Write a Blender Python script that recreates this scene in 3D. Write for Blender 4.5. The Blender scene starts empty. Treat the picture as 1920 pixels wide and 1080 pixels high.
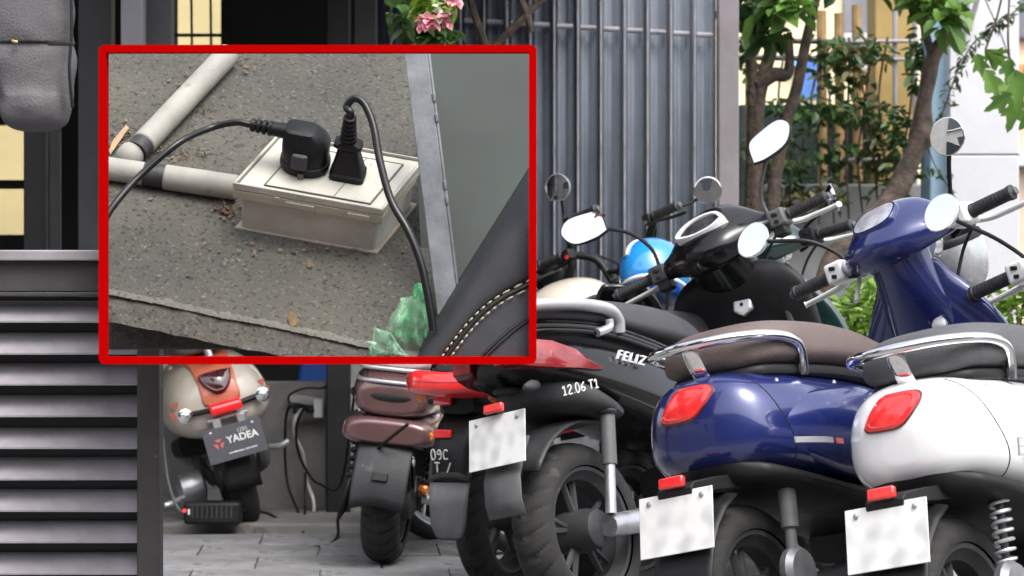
import bpy, bmesh, math, random
from mathutils import Vector as V, Matrix as M
from mathutils import noise as mnoise
from mathutils.bvhtree import BVHTree
random.seed(7)
R = math.radians
sc = bpy.context.scene
COL = sc.collection

# ---------------------------------------------------------------- camera, sky, sun, exposure
FPX, CH = 5000.0, 0.9                       # focal length in photo pixels, camera height
cam_d = bpy.data.cameras.new('camera')
cam = bpy.data.objects.new('camera', cam_d); COL.objects.link(cam)
cam.location = (0, 0, CH); cam.rotation_euler = (R(90), 0, 0)
cam_d.sensor_width = 36; cam_d.lens = 36 * FPX / 1920; cam_d.shift_y = -10 / 1920
cam_d.clip_end = 500; cam_d.clip_start = 0.1
cam_d.dof.use_dof = True; cam_d.dof.focus_distance = 6.3; cam_d.dof.aperture_fstop = 8
sc.camera = cam

SUN_EL, SUN_AZ = R(58), R(150)              # azimuth from +Y towards +X
w = bpy.data.worlds.new('World'); sc.world = w; w.use_nodes = True
nt = w.node_tree
sky = nt.nodes.new('ShaderNodeTexSky'); sky.sky_type = 'NISHITA'; sky.sun_disc = False
sky.sun_elevation = SUN_EL; sky.sun_rotation = SUN_AZ
sky.air_density = 1.0; sky.dust_density = 4.0; sky.ozone_density = 1.0
bg = nt.nodes['Background']; bg.inputs['Strength'].default_value = 0.15
hs = nt.nodes.new('ShaderNodeHueSaturation'); hs.inputs['Saturation'].default_value = .3; hs.inputs['Value'].default_value = 1.75   # thin even overcast
nt.links.new(sky.outputs['Color'], hs.inputs['Color']); nt.links.new(hs.outputs['Color'], bg.inputs['Color'])
sun_d = bpy.data.lights.new('sun', 'SUN'); sun_d.energy = 1.0; sun_d.angle = R(25); sun_d.color = (1, .96, .9)
sun = bpy.data.objects.new('sun', sun_d); COL.objects.link(sun)
sd = V((math.sin(SUN_AZ) * math.cos(SUN_EL), math.cos(SUN_AZ) * math.cos(SUN_EL), math.sin(SUN_EL)))
sun.rotation_euler = sd.to_track_quat('Z', 'Y').to_euler(); sun.location = (0, -3, 8)
vs = sc.view_settings
vs.view_transform = 'Standard'; vs.look = 'None'; vs.gamma = 1; vs.exposure = 0.72; vs.use_curve_mapping = False

# ---------------------------------------------------------------- materials
MATS = {}
def mat(name, col, rough=.5, metal=0., coat=0., var=.12, vs_=6., bump=0., bs=60., rvar=.12, trans=0., wear=None, spec=.5, col2=None, alpha=1., emit=0., ior=1.5):
    if name in MATS: return MATS[name]
    m = bpy.data.materials.new(name); m.use_nodes = True; MATS[name] = m
    n, l = m.node_tree.nodes, m.node_tree.links
    b = n['Principled BSDF']
    tc = n.new('ShaderNodeTexCoord')
    nz = n.new('ShaderNodeTexNoise'); nz.inputs['Scale'].default_value = vs_; nz.inputs['Detail'].default_value = 6
    nz.inputs['Roughness'].default_value = .62
    l.new(tc.outputs['Object'], nz.inputs['Vector'])
    mx = n.new('ShaderNodeMix'); mx.data_type = 'RGBA'
    c = V(col[:3])
    c2 = V(col2) if col2 else c * (1 + var * 1.6)
    mx.inputs[6].default_value = (*(c * (1 - var * 1.6)), 1) if not col2 else (*c, 1)
    mx.inputs[7].default_value = (*c2, 1)
    rp = n.new('ShaderNodeMapRange'); rp.inputs[1].default_value = .3; rp.inputs[2].default_value = .7
    l.new(nz.outputs['Fac'], rp.inputs[0]); l.new(rp.outputs[0], mx.inputs[0])
    out = mx.outputs[2]
    rr = n.new('ShaderNodeMapRange'); rr.inputs[1].default_value = .3; rr.inputs[2].default_value = .7
    rr.inputs[3].default_value = max(0, rough - rvar * .5); rr.inputs[4].default_value = min(1, rough + rvar)
    l.new(nz.outputs['Fac'], rr.inputs[0]); l.new(rr.outputs[0], b.inputs['Roughness'])
    if wear:
        wc, wscale, wth = wear
        n2 = n.new('ShaderNodeTexNoise'); n2.inputs['Scale'].default_value = wscale; n2.inputs['Detail'].default_value = 9
        n2.inputs['Roughness'].default_value = .7
        l.new(tc.outputs['Object'], n2.inputs['Vector'])
        r2 = n.new('ShaderNodeMapRange'); r2.inputs[1].default_value = wth; r2.inputs[2].default_value = wth + .05
        l.new(n2.outputs['Fac'], r2.inputs[0])
        m2 = n.new('ShaderNodeMix'); m2.data_type = 'RGBA'
        l.new(r2.outputs[0], m2.inputs[0]); l.new(out, m2.inputs[6]); m2.inputs[7].default_value = (*wc, 1)
        out = m2.outputs[2]
    l.new(out, b.inputs['Base Color'])
    b.inputs['Metallic'].default_value = metal
    b.inputs['Coat Weight'].default_value = coat; b.inputs['Coat Roughness'].default_value = .06
    b.inputs['Specular IOR Level'].default_value = spec
    b.inputs['Transmission Weight'].default_value = trans
    b.inputs['Alpha'].default_value = alpha; b.inputs['IOR'].default_value = ior
    if emit:
        l.new(out, b.inputs['Emission Color']); b.inputs['Emission Strength'].default_value = emit
    if bump:
        n3 = n.new('ShaderNodeTexNoise'); n3.inputs['Scale'].default_value = bs; n3.inputs['Detail'].default_value = 5
        l.new(tc.outputs['Object'], n3.inputs['Vector'])
        bp = n.new('ShaderNodeBump'); bp.inputs['Strength'].default_value = bump; bp.inputs['Distance'].default_value = .01
        l.new(n3.outputs['Fac'], bp.inputs['Height']); l.new(bp.outputs[0], b.inputs['Normal'])
    return m

def leafmat(name, c1, c2, sc_=5.):
    if name in MATS: return MATS[name]
    m = bpy.data.materials.new(name); m.use_nodes = True; MATS[name] = m
    n, l = m.node_tree.nodes, m.node_tree.links
    b = n['Principled BSDF']; tc = n.new('ShaderNodeTexCoord')
    nz = n.new('ShaderNodeTexNoise'); nz.inputs['Scale'].default_value = sc_; nz.inputs['Detail'].default_value = 3
    l.new(tc.outputs['Object'], nz.inputs['Vector'])
    rp = n.new('ShaderNodeMapRange'); rp.inputs[1].default_value = .35; rp.inputs[2].default_value = .65
    l.new(nz.outputs['Fac'], rp.inputs[0])
    mx = n.new('ShaderNodeMix'); mx.data_type = 'RGBA'; mx.inputs[6].default_value = (*c1, 1); mx.inputs[7].default_value = (*c2, 1)
    l.new(rp.outputs[0], mx.inputs[0]); l.new(mx.outputs[2], b.inputs['Base Color'])
    b.inputs['Roughness'].default_value = .45
    tr = n.new('ShaderNodeBsdfTranslucent'); l.new(mx.outputs[2], tr.inputs['Color'])
    ms = n.new('ShaderNodeMixShader'); ms.inputs[0].default_value = .3
    l.new(b.outputs[0], ms.inputs[1]); l.new(tr.outputs[0], ms.inputs[2])
    l.new(ms.outputs[0], n['Material Output'].inputs['Surface'])
    return m

def speckle(name, base, dark, light, scale, bump=.5):
    """granular stone: two noise sizes over a base colour"""
    if name in MATS: return MATS[name]
    m = mat(name, [c * .72 for c in base], .9, vs_=3.2, bump=bump, bs=scale, rvar=.05, col2=(base[0] * 1.38, base[1] * 1.32, base[2] * 1.2), wear=((base[0] * .62, base[1] * .55, base[2] * .45), 7, .61))
    n, l = m.node_tree.nodes, m.node_tree.links
    b = n['Principled BSDF']; src = b.inputs['Base Color'].links[0].from_socket
    tc = n.new('ShaderNodeTexCoord')
    for col, sc_, a, bb, seed in ((dark, scale, .56, .66, 1.), (light, scale * 1.3, .60, .70, 9.)):
        mp = n.new('ShaderNodeMapping'); mp.inputs['Location'].default_value = (seed, seed, seed)
        l.new(tc.outputs['Object'], mp.inputs['Vector'])
        z = n.new('ShaderNodeTexNoise'); z.inputs['Scale'].default_value = sc_; z.inputs['Detail'].default_value = 3
        l.new(mp.outputs[0], z.inputs['Vector'])
        r = n.new('ShaderNodeMapRange'); r.inputs[1].default_value = a; r.inputs[2].default_value = bb
        l.new(z.outputs['Fac'], r.inputs[0])
        x = n.new('ShaderNodeMix'); x.data_type = 'RGBA'; x.inputs[7].default_value = (*col, 1)
        l.new(r.outputs[0], x.inputs[0]); l.new(src, x.inputs[6]); src = x.outputs[2]
    l.new(src, b.inputs['Base Color'])
    return m

chrome = mat('chrome', (.82, .82, .84), .09, 1, var=.02, rvar=.06)
alu = mat('cast_aluminium', (.5, .5, .52), .4, .9, var=.1, vs_=25, bump=.1)
mirror_m = mat('mirror_glass', (.95, .95, .96), .01, 1, var=.01, rvar=.0)
rubber = mat('tyre_rubber', (.02, .0195, .019), .8, var=.35, vs_=9, bump=.15, bs=120, wear=((.055, .052, .05), 7, .6))
grip_m = mat('grip_rubber', (.025, .025, .028), .5, var=.2, vs_=40, bump=.2, bs=220)
blk = mat('black_plastic', (.009, .009, .010), .5, var=.3, vs_=12, bump=.05, bs=300, spec=.35)
blkgloss = mat('black_gloss_paint', (.004, .004, .005), .22, coat=.35, var=.2, vs_=5, spec=.3)
dgrey = mat('grey_plastic', (.042, .042, .045), .5, var=.18, vs_=10, bump=.06, bs=260, wear=((.1, .096, .09), 16, .63), spec=.35)
mgrey = mat('mid_grey_plastic', (.1, .1, .105), .45, var=.15, vs_=10, bump=.05, bs=260)
whitepl = mat('white_plastic', (.72, .72, .71), .3, var=.05, coat=.3)
silverpl = mat('silver_plastic', (.55, .55, .57), .3, .6, var=.06)
redlens = mat('red_lens', (.82, .03, .032), .12, coat=1, var=.12, vs_=30)
darkred = mat('dark_red_lens', (.12, .012, .018), .12, coat=1, var=.2, vs_=20)
amber = mat('amber_lens', (.7, .2, .02), .15, coat=1, var=.15, vs_=30)
clear = mat('clear_lens', (.75, .76, .78), .06, .7, coat=1, var=.15, vs_=30)
bluep = mat('deep_blue_paint', (.013, .022, .125), .2, .2, coat=1, var=.12, vs_=3, rvar=.12, wear=((.05, .058, .15), 70, .69))
whitep = mat('white_paint', (.8, .8, .81), .22, coat=1, var=.03, vs_=3, rvar=.1, wear=((.55, .54, .52), 70, .7))
greenp = mat('dark_green_paint', (.008, .03, .028), .2, .2, coat=1, var=.15)
rosep = mat('rose_brown_paint', (.15, .08, .078), .26, .4, coat=.9, var=.1, vs_=4)
creamp = mat('cream_paint', (.55, .49, .41), .28, coat=.8, var=.05)
orangep = mat('orange_coral_paint', (.6, .16, .09), .35, coat=.6, var=.08)
seatbrown = mat('brown_seat_vinyl', (.115, .085, .076), .55, var=.12, vs_=9, bump=.25, bs=260)
seatgrey = mat('charcoal_seat_vinyl', (.075, .075, .08), .55, var=.12, vs_=9, bump=.25, bs=260)
seatblack = mat('black_seat_vinyl', (.045, .045, .05), .5, var=.15, vs_=9, bump=.25, bs=260)
wpaint = mat('white_marker_paint', (.62, .62, .6), .7, var=.15, vs_=60)

def platemat():
    m = mat('number_plate_white', (.74, .74, .73), .4, var=.04)
    n, l = m.node_tree.nodes, m.node_tree.links
    b = n['Principled BSDF']; src = b.inputs['Base Color'].links[0].from_socket
    tc = n.new('ShaderNodeTexCoord'); z = n.new('ShaderNodeTexNoise'); z.inputs['Scale'].default_value = 26; z.inputs['Detail'].default_value = 0
    l.new(tc.outputs['Object'], z.inputs['Vector'])
    r = n.new('ShaderNodeMapRange'); r.inputs[1].default_value = .45; r.inputs[2].default_value = .75; r.inputs[4].default_value = .45
    l.new(z.outputs['Fac'], r.inputs[0])
    x = n.new('ShaderNodeMix'); x.data_type = 'RGBA'; x.inputs[7].default_value = (.3, .3, .32, 1)
    l.new(r.outputs[0], x.inputs[0]); l.new(src, x.inputs[6]); l.new(x.outputs[2], b.inputs['Base Color'])
    return m
plate_m = platemat()

# ---------------------------------------------------------------- mesh helpers
def tag(o, label=None, cat=None, group=None, kind=None):
    if label: o['label'] = label
    if cat: o['category'] = cat
    if group: o['group'] = group
    if kind: o['kind'] = kind
    return o
def empty(name, loc=(0, 0, 0), mtx=None):
    o = bpy.data.objects.new(name, None); COL.objects.link(o); o.empty_display_size = .1
    if mtx: o.matrix_world = mtx
    else: o.location = loc
    return o
def catmull(pts, n=6):
    P = [V(p) for p in pts]
    if len(P) < 3: return P
    out = []
    for i in range(len(P) - 1):
        p0 = P[max(i - 1, 0)]; p1 = P[i]; p2 = P[i + 1]; p3 = P[min(i + 2, len(P) - 1)]
        for k in range(n):
            t = k / n
            out.append(.5 * ((2 * p1) + (p2 - p0) * t + (2 * p0 - 5 * p1 + 4 * p2 - p3) * t * t + (3 * p1 - p0 - 3 * p2 + p3) * t ** 3))
    out.append(P[-1]); return out

class MB:
    def __init__(s): s.v = []; s.f = []
    def add(s, vs_, fs):
        k = len(s.v); s.v += [V(p) for p in vs_]; s.f += [[i + k for i in f] for f in fs]; return s
    def box(s, c, d, rot=None):
        c = V(c); h = V(d) / 2; vs_ = []
        for x in (-1, 1):
            for y in (-1, 1):
                for z in (-1, 1):
                    p = V((x * h.x, y * h.y, z * h.z))
                    if rot is not None: p = rot @ p
                    vs_.append(c + p)
        return s.add(vs_, [(0, 1, 3, 2), (4, 6, 7, 5), (0, 4, 5, 1), (2, 3, 7, 6), (0, 2, 6, 4), (1, 5, 7, 3)])
    def loft(s, rings, cap=True, closed=True):
        n = len(rings[0]); vs_ = [p for r in rings for p in r]; fs = []
        for i in range(len(rings) - 1):
            for j in range(n if closed else n - 1):
                a = i * n + j; b = i * n + (j + 1) % n
                fs.append((a, b, b + n, a + n))
        if cap:
            fs.append(list(range(n))[::-1]); fs.append([(len(rings) - 1) * n + j for j in range(n)])
        return s.add(vs_, fs)
    def tube(s, pts, r, seg=10, n=6, flat=1., cap=True, up=None):
        P = catmull(pts, n) if n else [V(p) for p in pts]
        rr = r if isinstance(r, (list, tuple)) else [r]
        rings = []; prev = None
        for i, p in enumerate(P):
            t = (P[min(i + 1, len(P) - 1)] - P[max(i - 1, 0)]).normalized()
            if prev is None:
                a = V(up) if up else (V((0, 0, 1)) if abs(t.z) < .9 else V((1, 0, 0)))
                u = (a - t * a.dot(t)).normalized()
            else:
                u = (prev - t * prev.dot(t)).normalized()
            prev = u; b = t.cross(u)
            q = i / (len(P) - 1) * (len(rr) - 1); k = min(int(q), len(rr) - 2) if len(rr) > 1 else 0
            rad = rr[0] if len(rr) == 1 else rr[k] + (rr[k + 1] - rr[k]) * (q - k)
            rings.append([p + (u * math.cos(x) * flat + b * math.sin(x)) * rad for x in [2 * math.pi * j / seg for j in range(seg)]])
        return s.loft(rings, cap)
    def lathe(s, prof, o, ax, seg=24, cap=True):
        o = V(o); ax = V(ax).normalized(); a = V((0, 0, 1)) if abs(ax.z) < .9 else V((1, 0, 0))
        u = (a - ax * a.dot(ax)).normalized(); b = ax.cross(u)
        return s.loft([[o + ax * h + (u * math.cos(x) + b * math.sin(x)) * r for x in [2 * math.pi * j / seg for j in range(seg)]] for r, h in prof], cap)
    def prism(s, outline, ext):
        ext = V(ext); a = [V(p) for p in outline]
        return s.loft([a, [p + ext for p in a]])
    def xf(s, m): s.v = [m @ p for p in s.v]; return s
    def build(s, name, mt, parent=None, smooth=40, bevel=0, bseg=2, sub=0, solid=0):
        me = bpy.data.meshes.new(name); me.from_pydata([tuple(p) for p in s.v], [], s.f); me.validate()
        bm = bmesh.new(); bm.from_mesh(me); bmesh.ops.recalc_face_normals(bm, faces=bm.faces); bm.to_mesh(me); bm.free()
        if mt: me.materials.append(mt)
        if smooth:
            me.polygons.foreach_set('use_smooth', [True] * len(me.polygons))
            if not sub: me.set_sharp_from_angle(angle=R(smooth))
        o = bpy.data.objects.new(name, me); COL.objects.link(o)
        if parent: o.parent = parent
        if solid:
            md = o.modifiers.new('solid', 'SOLIDIFY'); md.thickness = solid; md.offset = 0
        if bevel:
            md = o.modifiers.new('bevel', 'BEVEL'); md.width = bevel; md.segments = bseg; md.limit_method = 'ANGLE'; md.angle_limit = R(35)
        if sub:
            md = o.modifiers.new('sub', 'SUBSURF'); md.levels = sub; md.render_levels = sub
        return o

def sring(x, hw, zt, zb, e=2.6, n=24, cy=0., k=0.):
    """superellipse ring in the plane x = const; k > 0 widens the lower half"""
    out = []; cz, hh = (zt + zb) / 2, (zt - zb) / 2
    for j in range(n):
        t = 2 * math.pi * j / n; c, s_ = math.cos(t), math.sin(t)
        yy = math.copysign(abs(c) ** (2 / e), c); zz = math.copysign(abs(s_) ** (2 / e), s_)
        out.append(V((x, cy + hw * yy * (1 - k * zz), cz + hh * zz)))
    return out
def yring(y, cx, cz, rx, rz, e=2.3, n=20, tilt=0.):
    out = []; ct, st = math.cos(tilt), math.sin(tilt)
    for j in range(n):
        t = 2 * math.pi * j / n; c, s_ = math.cos(t), math.sin(t)
        a = rx * math.copysign(abs(c) ** (2 / e), c); b = rz * math.copysign(abs(s_) ** (2 / e), s_)
        out.append(V((cx + a * ct - b * st, y, cz + a * st + b * ct)))
    return out
def dense(secs, n=4):
    """interpolate section tuples smoothly"""
    out = []
    for i in range(len(secs) - 1):
        p0 = secs[max(i - 1, 0)]; p1 = secs[i]; p2 = secs[i + 1]; p3 = secs[min(i + 2, len(secs) - 1)]
        for k in range(n):
            t = k / n
            out.append(tuple(.5 * (2 * b + (c - a) * t + (2 * a - 5 * b + 4 * c - d) * t * t + (3 * b - a - 3 * c + d) * t ** 3) for a, b, c, d in zip(p0, p1, p2, p3)))
    out.append(tuple(secs[-1])); return out
def rot(axis, deg): return M.Rotation(R(deg), 3, axis)

def text_mesh(body, size, ext=.0015, shear=0., bold=0., space=1.):
    cu = bpy.data.curves.new('t', 'FONT'); cu.body = body; cu.size = size; cu.extrude = ext; cu.shear = shear; cu.offset = bold; cu.space_character = space
    cu.align_x = 'CENTER'; cu.align_y = 'CENTER'
    o = bpy.data.objects.new('t', cu); COL.objects.link(o)
    dg = bpy.context.evaluated_depsgraph_get(); dg.update()
    me = bpy.data.meshes.new_from_object(o.evaluated_get(dg))
    vs_ = [v.co.copy() for v in me.vertices]; fs = [list(p.vertices) for p in me.polygons]
    bpy.data.objects.remove(o); bpy.data.curves.remove(cu); bpy.data.meshes.remove(me)
    return vs_, fs
def put_text(name, body, size, mtx, mt, parent, **k):
    vs_, fs = text_mesh(body, size, **k)
    b = MB().add([mtx @ v for v in vs_], fs)
    return b.build(name, mt, parent, smooth=0)
def frame_m(o, x, y):
    """matrix whose local X, Y lie along x, y at origin o"""
    x = V(x).normalized(); z = x.cross(V(y)).normalized(); y = z.cross(x)
    m = M.Identity(4)
    for i, c in enumerate((x, y, z)):
        for j in range(3): m[j][i] = c[j]
    m.translation = V(o); return m

def surf(o):
    """finished surface of a part, in its own coordinates"""
    dg = bpy.context.evaluated_depsgraph_get(); dg.update(); e = o.evaluated_get(dg); me = e.to_mesh()
    b = BVHTree.FromPolygons([v.co.copy() for v in me.vertices], [list(q.vertices) for q in me.polygons]); e.to_mesh_clear(); return b
def hit(b, p, d):
    h = b.ray_cast(V(p), V(d).normalized()); return (h[0], h[1]) if h[0] else (None, None)
def applique(name, b, pts, d, heights, m, par, n=5, **k):
    """a shaped piece lying on surface b: outline pts (start points of rays along d); heights = (scale, lift) rings from rim to middle"""
    P = catmull([V(q) for q in pts] + [V(pts[0])], n)[:-1]; c = sum(P, V((0, 0, 0))) / len(P); rings = []
    for s_, lift in heights:
        ring = []
        for q in P:
            h, nn = hit(b, c + (q - c) * s_, d)
            if h is None: h, nn = hit(b, c + (q - c) * s_ * .8, d)
            if h is None: continue
            if nn.dot(V(d)) > 0: nn = -nn
            ring.append(h + nn * lift)
        rings.append(ring)
    L = min(len(r) for r in rings)
    if len({len(r) for r in rings}) > 1: rings = [r[:L] for r in rings]
    return MB().loft(rings).build(name, m, par, **k)
def seam_line(name, b, pts, d, r, m, par, sink=.0):
    out = []
    for q in catmull(pts, 6):
        h, nn = hit(b, q, d)
        if h is not None: out.append(h + V(d).normalized() * sink)
    return MB().tube(out, r, 6, 0).build(name, m, par) if len(out) > 2 else None

# ray point: where the line of sight through photo pixel (px, py) meets depth Y
def at(px, py, Y): return V(((px - 960) / FPX * Y, Y, CH - (py - 530) / FPX * Y))

# ================================================================ the setting
def rectbox(px0, py0, px1, py1, Y, th, mb=None):
    """solid box whose front face fills a photo rectangle at depth Y"""
    a, b = at(px0, py0, Y), at(px1, py1, Y); mb = mb or MB()
    return mb.box(((a.x + b.x) / 2, Y + th / 2, (a.z + b.z) / 2), (abs(b.x - a.x), th, abs(a.z - b.z)))

concrete = mat('worn_concrete', (.2, .19, .18), .9, var=.2, vs_=4, bump=.35, bs=45, wear=((.12, .11, .1), 6, .58))
asphalt = mat('asphalt', (.06, .06, .062), .9, var=.25, vs_=3, bump=.4, bs=90)
tile_m = mat('grey_paving_tile', (.19, .19, .197), .75, var=.25, vs_=4, bump=.3, bs=60, wear=((.1, .096, .09), 6, .56))
plaster = mat('grey_plaster', (.25, .24, .23), .9, var=.18, vs_=4, bump=.25, bs=40, wear=((.12, .115, .11), 4, .58))
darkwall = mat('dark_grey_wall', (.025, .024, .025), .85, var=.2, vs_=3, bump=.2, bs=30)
steel_dark = mat('dark_painted_steel', (.014, .014, .015), .5, var=.2, vs_=8, bump=.08, bs=80)
steel_brown = mat('brown_black_painted_steel', (.045, .041, .042), .55, var=.2, vs_=8, bump=.12, bs=90, wear=((.5, .48, .46), 26, .655))
slat_m = mat('faded_louvre_paint', (.25, .235, .255), .5, var=.22, vs_=5, bump=.1, bs=70, wear=((.48, .47, .48), 13, .655))
steel_light = mat('light_grey_steel', (.3, .29, .31), .5, var=.12, vs_=6, bump=.08, bs=60)
yellow_m = mat('yellow_wall_paint', (.52, .43, .22), .85, var=.08, vs_=2, bump=.1, bs=30)
cream_wall = mat('cream_wall_paint', (.86, .74, .48), .85, var=.06, vs_=2, bump=.1, bs=30)
ochre_m = mat('ochre_wall_paint', (.38, .27, .1), .85, var=.15, vs_=3, bump=.1, bs=30)
white_wall = mat('white_wall_paint', (.58, .58, .605), .85, var=.05, vs_=2, bump=.12, bs=30)
lblue_m = mat('light_blue_paint', (.34, .5, .62), .8, var=.08, vs_=3, bump=.1, bs=30)
sheet_m = mat('blue_grey_sheet_metal', (.15, .175, .215), .6, 0, var=.13, vs_=3, bump=.04, bs=30)
bar_m = mat('weathered_bar_paint', (.27, .262, .285), .7, 0, var=.2, vs_=12)
frame_grey = mat('warm_grey_frame_paint', (.2, .18, .192), .6, var=.1, vs_=5, bump=.05)
bark = mat('tree_bark', (.09, .066, .052), .9, var=.45, vs_=16, bump=1., bs=45)
wood = mat('weathered_wood_stake', (.31, .2, .09), .85, var=.25, vs_=9, bump=.3)

# ground and pavement
g = MB().add([(-120, -60, -.03), (120, -60, -.03), (120, 200, -.03), (-120, 200, -.03)], [(0, 1, 2, 3)]).build('ground', asphalt, smooth=0)
tag(g, kind='structure')
pv = MB().add([(-3, 3.5, -.012), (4, 3.5, -.012), (4, 9.75, -.012), (-3, 9.75, -.012)], [(0, 1, 2, 3)]).build('pavement', concrete, smooth=0)
tag(pv, kind='structure')
tmesh = None
for i in range(-6, 4):
    for j in range(0, 8):
        if tmesh is None:
            t0 = MB().box((0, 0, -.01), (.3955, .3955, .022)).build('paving_tile', tile_m, pv, bevel=.002, smooth=30); tmesh = t0.data; o = t0
        else:
            o = bpy.data.objects.new('paving_tile', tmesh); COL.objects.link(o); o.parent = pv
            md = o.modifiers.new('bevel', 'BEVEL'); md.width = .002; md.segments = 2
        o.location = (i * .4 + .13 - .03 * j + (j % 2) * .2, 6.62 + j * .4 + .02 * i, random.uniform(-.0025, .0025))
        o.rotation_euler = (random.uniform(-.004, .004), random.uniform(-.004, .004), R(3.2) + random.uniform(-.006, .006))
fl = MB().box((-2.2, 12.0, -.01), (5.6, 4.6, .07)).build('concrete_floor', concrete, smooth=30, bevel=.012)
tag(fl, kind='structure')

# the building across the street, behind the camera: seen in the mirrors and glossy paint, and it screens the low sky
ob_ = empty('street_building', (0, -9, 0)); tag(ob_, 'grey building across the street, seen only as reflections in mirrors and paint', 'building')
MB().box((0, -.3, 3.6), (60, .5, 7.2)).build('facade', mat('facade_render', (.22, .21, .2), .9, var=.15, vs_=.6), ob_, smooth=0)
MB().box((0, -.1, 7.3), (60.4, 1.2, .25)).build('cornice', mat('facade_trim', (.4, .39, .37), .8), ob_, smooth=0)
wg = mat('facade_glass', (.03, .035, .04), .08, var=.1)
for fl_ in range(2):
    for i in range(-7, 8):
        wn_ = MB().box((i * 3.1, -.02, 1.9 + 3.0 * fl_), (1.3, .06, 1.6)).build('window', wg, ob_, smooth=0)
        MB().box((i * 3.1, .02, 1.05 + 3.0 * fl_), (1.5, .16, .08)).build('sill', white_wall, wn_, smooth=0)

cb_ = empty('corner_building', (-15, 0, 0)); tag(cb_, 'pale building down the street at the left, seen only as a reflection in mirrors', 'building')
MB().box((-.3, 0, 3.4), (.5, 26, 6.8)).build('facade', mat('corner_render', (.38, .37, .36), .9, var=.12, vs_=.6), cb_, smooth=0)
for fl_ in range(2):
    for i in range(-3, 4):
        wn_ = MB().box((-.02, i * 3.4, 1.9 + 3.0 * fl_), (.06, 1.5, 1.7)).build('window', wg, cb_, smooth=0)
        MB().box((.02, i * 3.4, 1.0 + 3.0 * fl_), (.16, 1.7, .08)).build('sill', white_wall, wn_, smooth=0)

# shade roof over the left-hand bay
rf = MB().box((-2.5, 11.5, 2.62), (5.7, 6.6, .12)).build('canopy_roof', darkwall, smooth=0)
tag(rf, kind='structure')

# walls of the bay
wl = MB(); rectbox(150, 716, 612, 985, 10.35, .12, wl)
tag(wl.build('low_wall', plaster, bevel=.008), 'low grey plastered wall behind the parked cream and coral scooter', 'wall')
wl = MB(); rectbox(648, 560, 700, 985, 10.22, .2, wl)
tag(wl.build('plaster_pillar', mat('pale_plaster', (.34, .33, .31), .9, var=.18, vs_=6, bump=.3, bs=50, wear=((.2, .19, .18), 7, .57)), bevel=.008), 'pale stained plaster pillar beside the black steel post', 'pillar')
ps = MB(); rectbox(612, -60, 656, 983, 10.16, .09, ps)
tag(ps.build('steel_post', steel_dark, bevel=.005), 'black square steel post standing on the concrete floor behind the scooters', 'post')
bw = MB()
for q in ((-400, -80, -60, 1000), (47, -80, 326, 1000), (414, -80, 720, 1000), (-70, -80, 60, 232), (-70, 440, 60, 1000), (316, 88, 424, 1000)):
    rectbox(*q, 12.4 + random.uniform(0, .004), .15, bw)
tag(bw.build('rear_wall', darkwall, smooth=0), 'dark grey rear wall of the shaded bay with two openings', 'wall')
sd_ = MB().box((-3.6, 11.0, 1.2), (.15, 3.2, 2.6)).build('shade_wall', darkwall, smooth=0)  # out of view, added to keep daylight out of the bay
tag(sd_, 'unseen dark wall added at the left to shade the bay', 'wall')
yw = MB(); rectbox(-700, -500, 700, 700, 17, .2, yw)
tag(yw.build('yellow_wall', yellow_m, smooth=0), 'sunlit yellow wall glimpsed behind the bay through the barred opening', 'wall')
gr = empty('window_grille', at(370, 88, 12.33)); tag(gr, 'thin black window grille in front of the yellow wall', 'grille')
for px in (358, 394):
    MB().tube([at(px, -70, 12.33), at(px + 2, 100, 12.33)], .006, 6, 0).build('bar', steel_dark).parent = gr
    gr.children[-1].matrix_parent_inverse = gr.matrix_world.inverted()
b_ = MB().tube([at(318, 66, 12.335), at(424, 66, 12.335)], .008, 6, 0).build('bar', steel_dark)
b_.parent = gr
for b_ in gr.children: b_.matrix_parent_inverse = M.Translation(-gr.location)

def post(px0, py0, px1, py1, Y, th, m, label, name='steel_post'):
    return tag(rectbox(px0, py0, px1, py1, Y, th).build(name, m, bevel=.004), label, 'post')
post(146, -80, 208, 640, 9.3, .1, mat('charcoal_post', (.032, .031, .034), .5, var=.15, bump=.05), 'wide charcoal steel post beside the grey hanging bag')
post(44, 200, 86, 640, 9.6, .06, steel_dark, 'narrow black post under the grey hanging bag')
post(92, 180, 112, 640, 9.5, .04, mat('charcoal_post', (.05, .05, .05)), 'slim charcoal post just right of the narrow black post')
post(226, -80, 268, 300, 9.1, .08, mat('pale_post', (.26, .245, .27), .5, var=.08), 'pale grey steel post above the red frame corner')
post(270, -80, 322, 300, 9.25, .08, mat('grey_post', (.08, .075, .084), .5, var=.08), 'mid grey post just right of the pale grey post')
post(664, -80, 706, 300, 10.6, .08, mat('grey_post2', (.07, .067, .069), .6, var=.15), 'grey steel post left of the pink flowers')
for px, y0, ln in ((0, 344, 100),):
    tag(MB().tube([at(-60, 346, 11.8), at(60, 346, 11.8)], .02, 8, 0).build('rail', steel_dark), 'black rail crossing the dim yellow opening at far left', 'rail')

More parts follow.
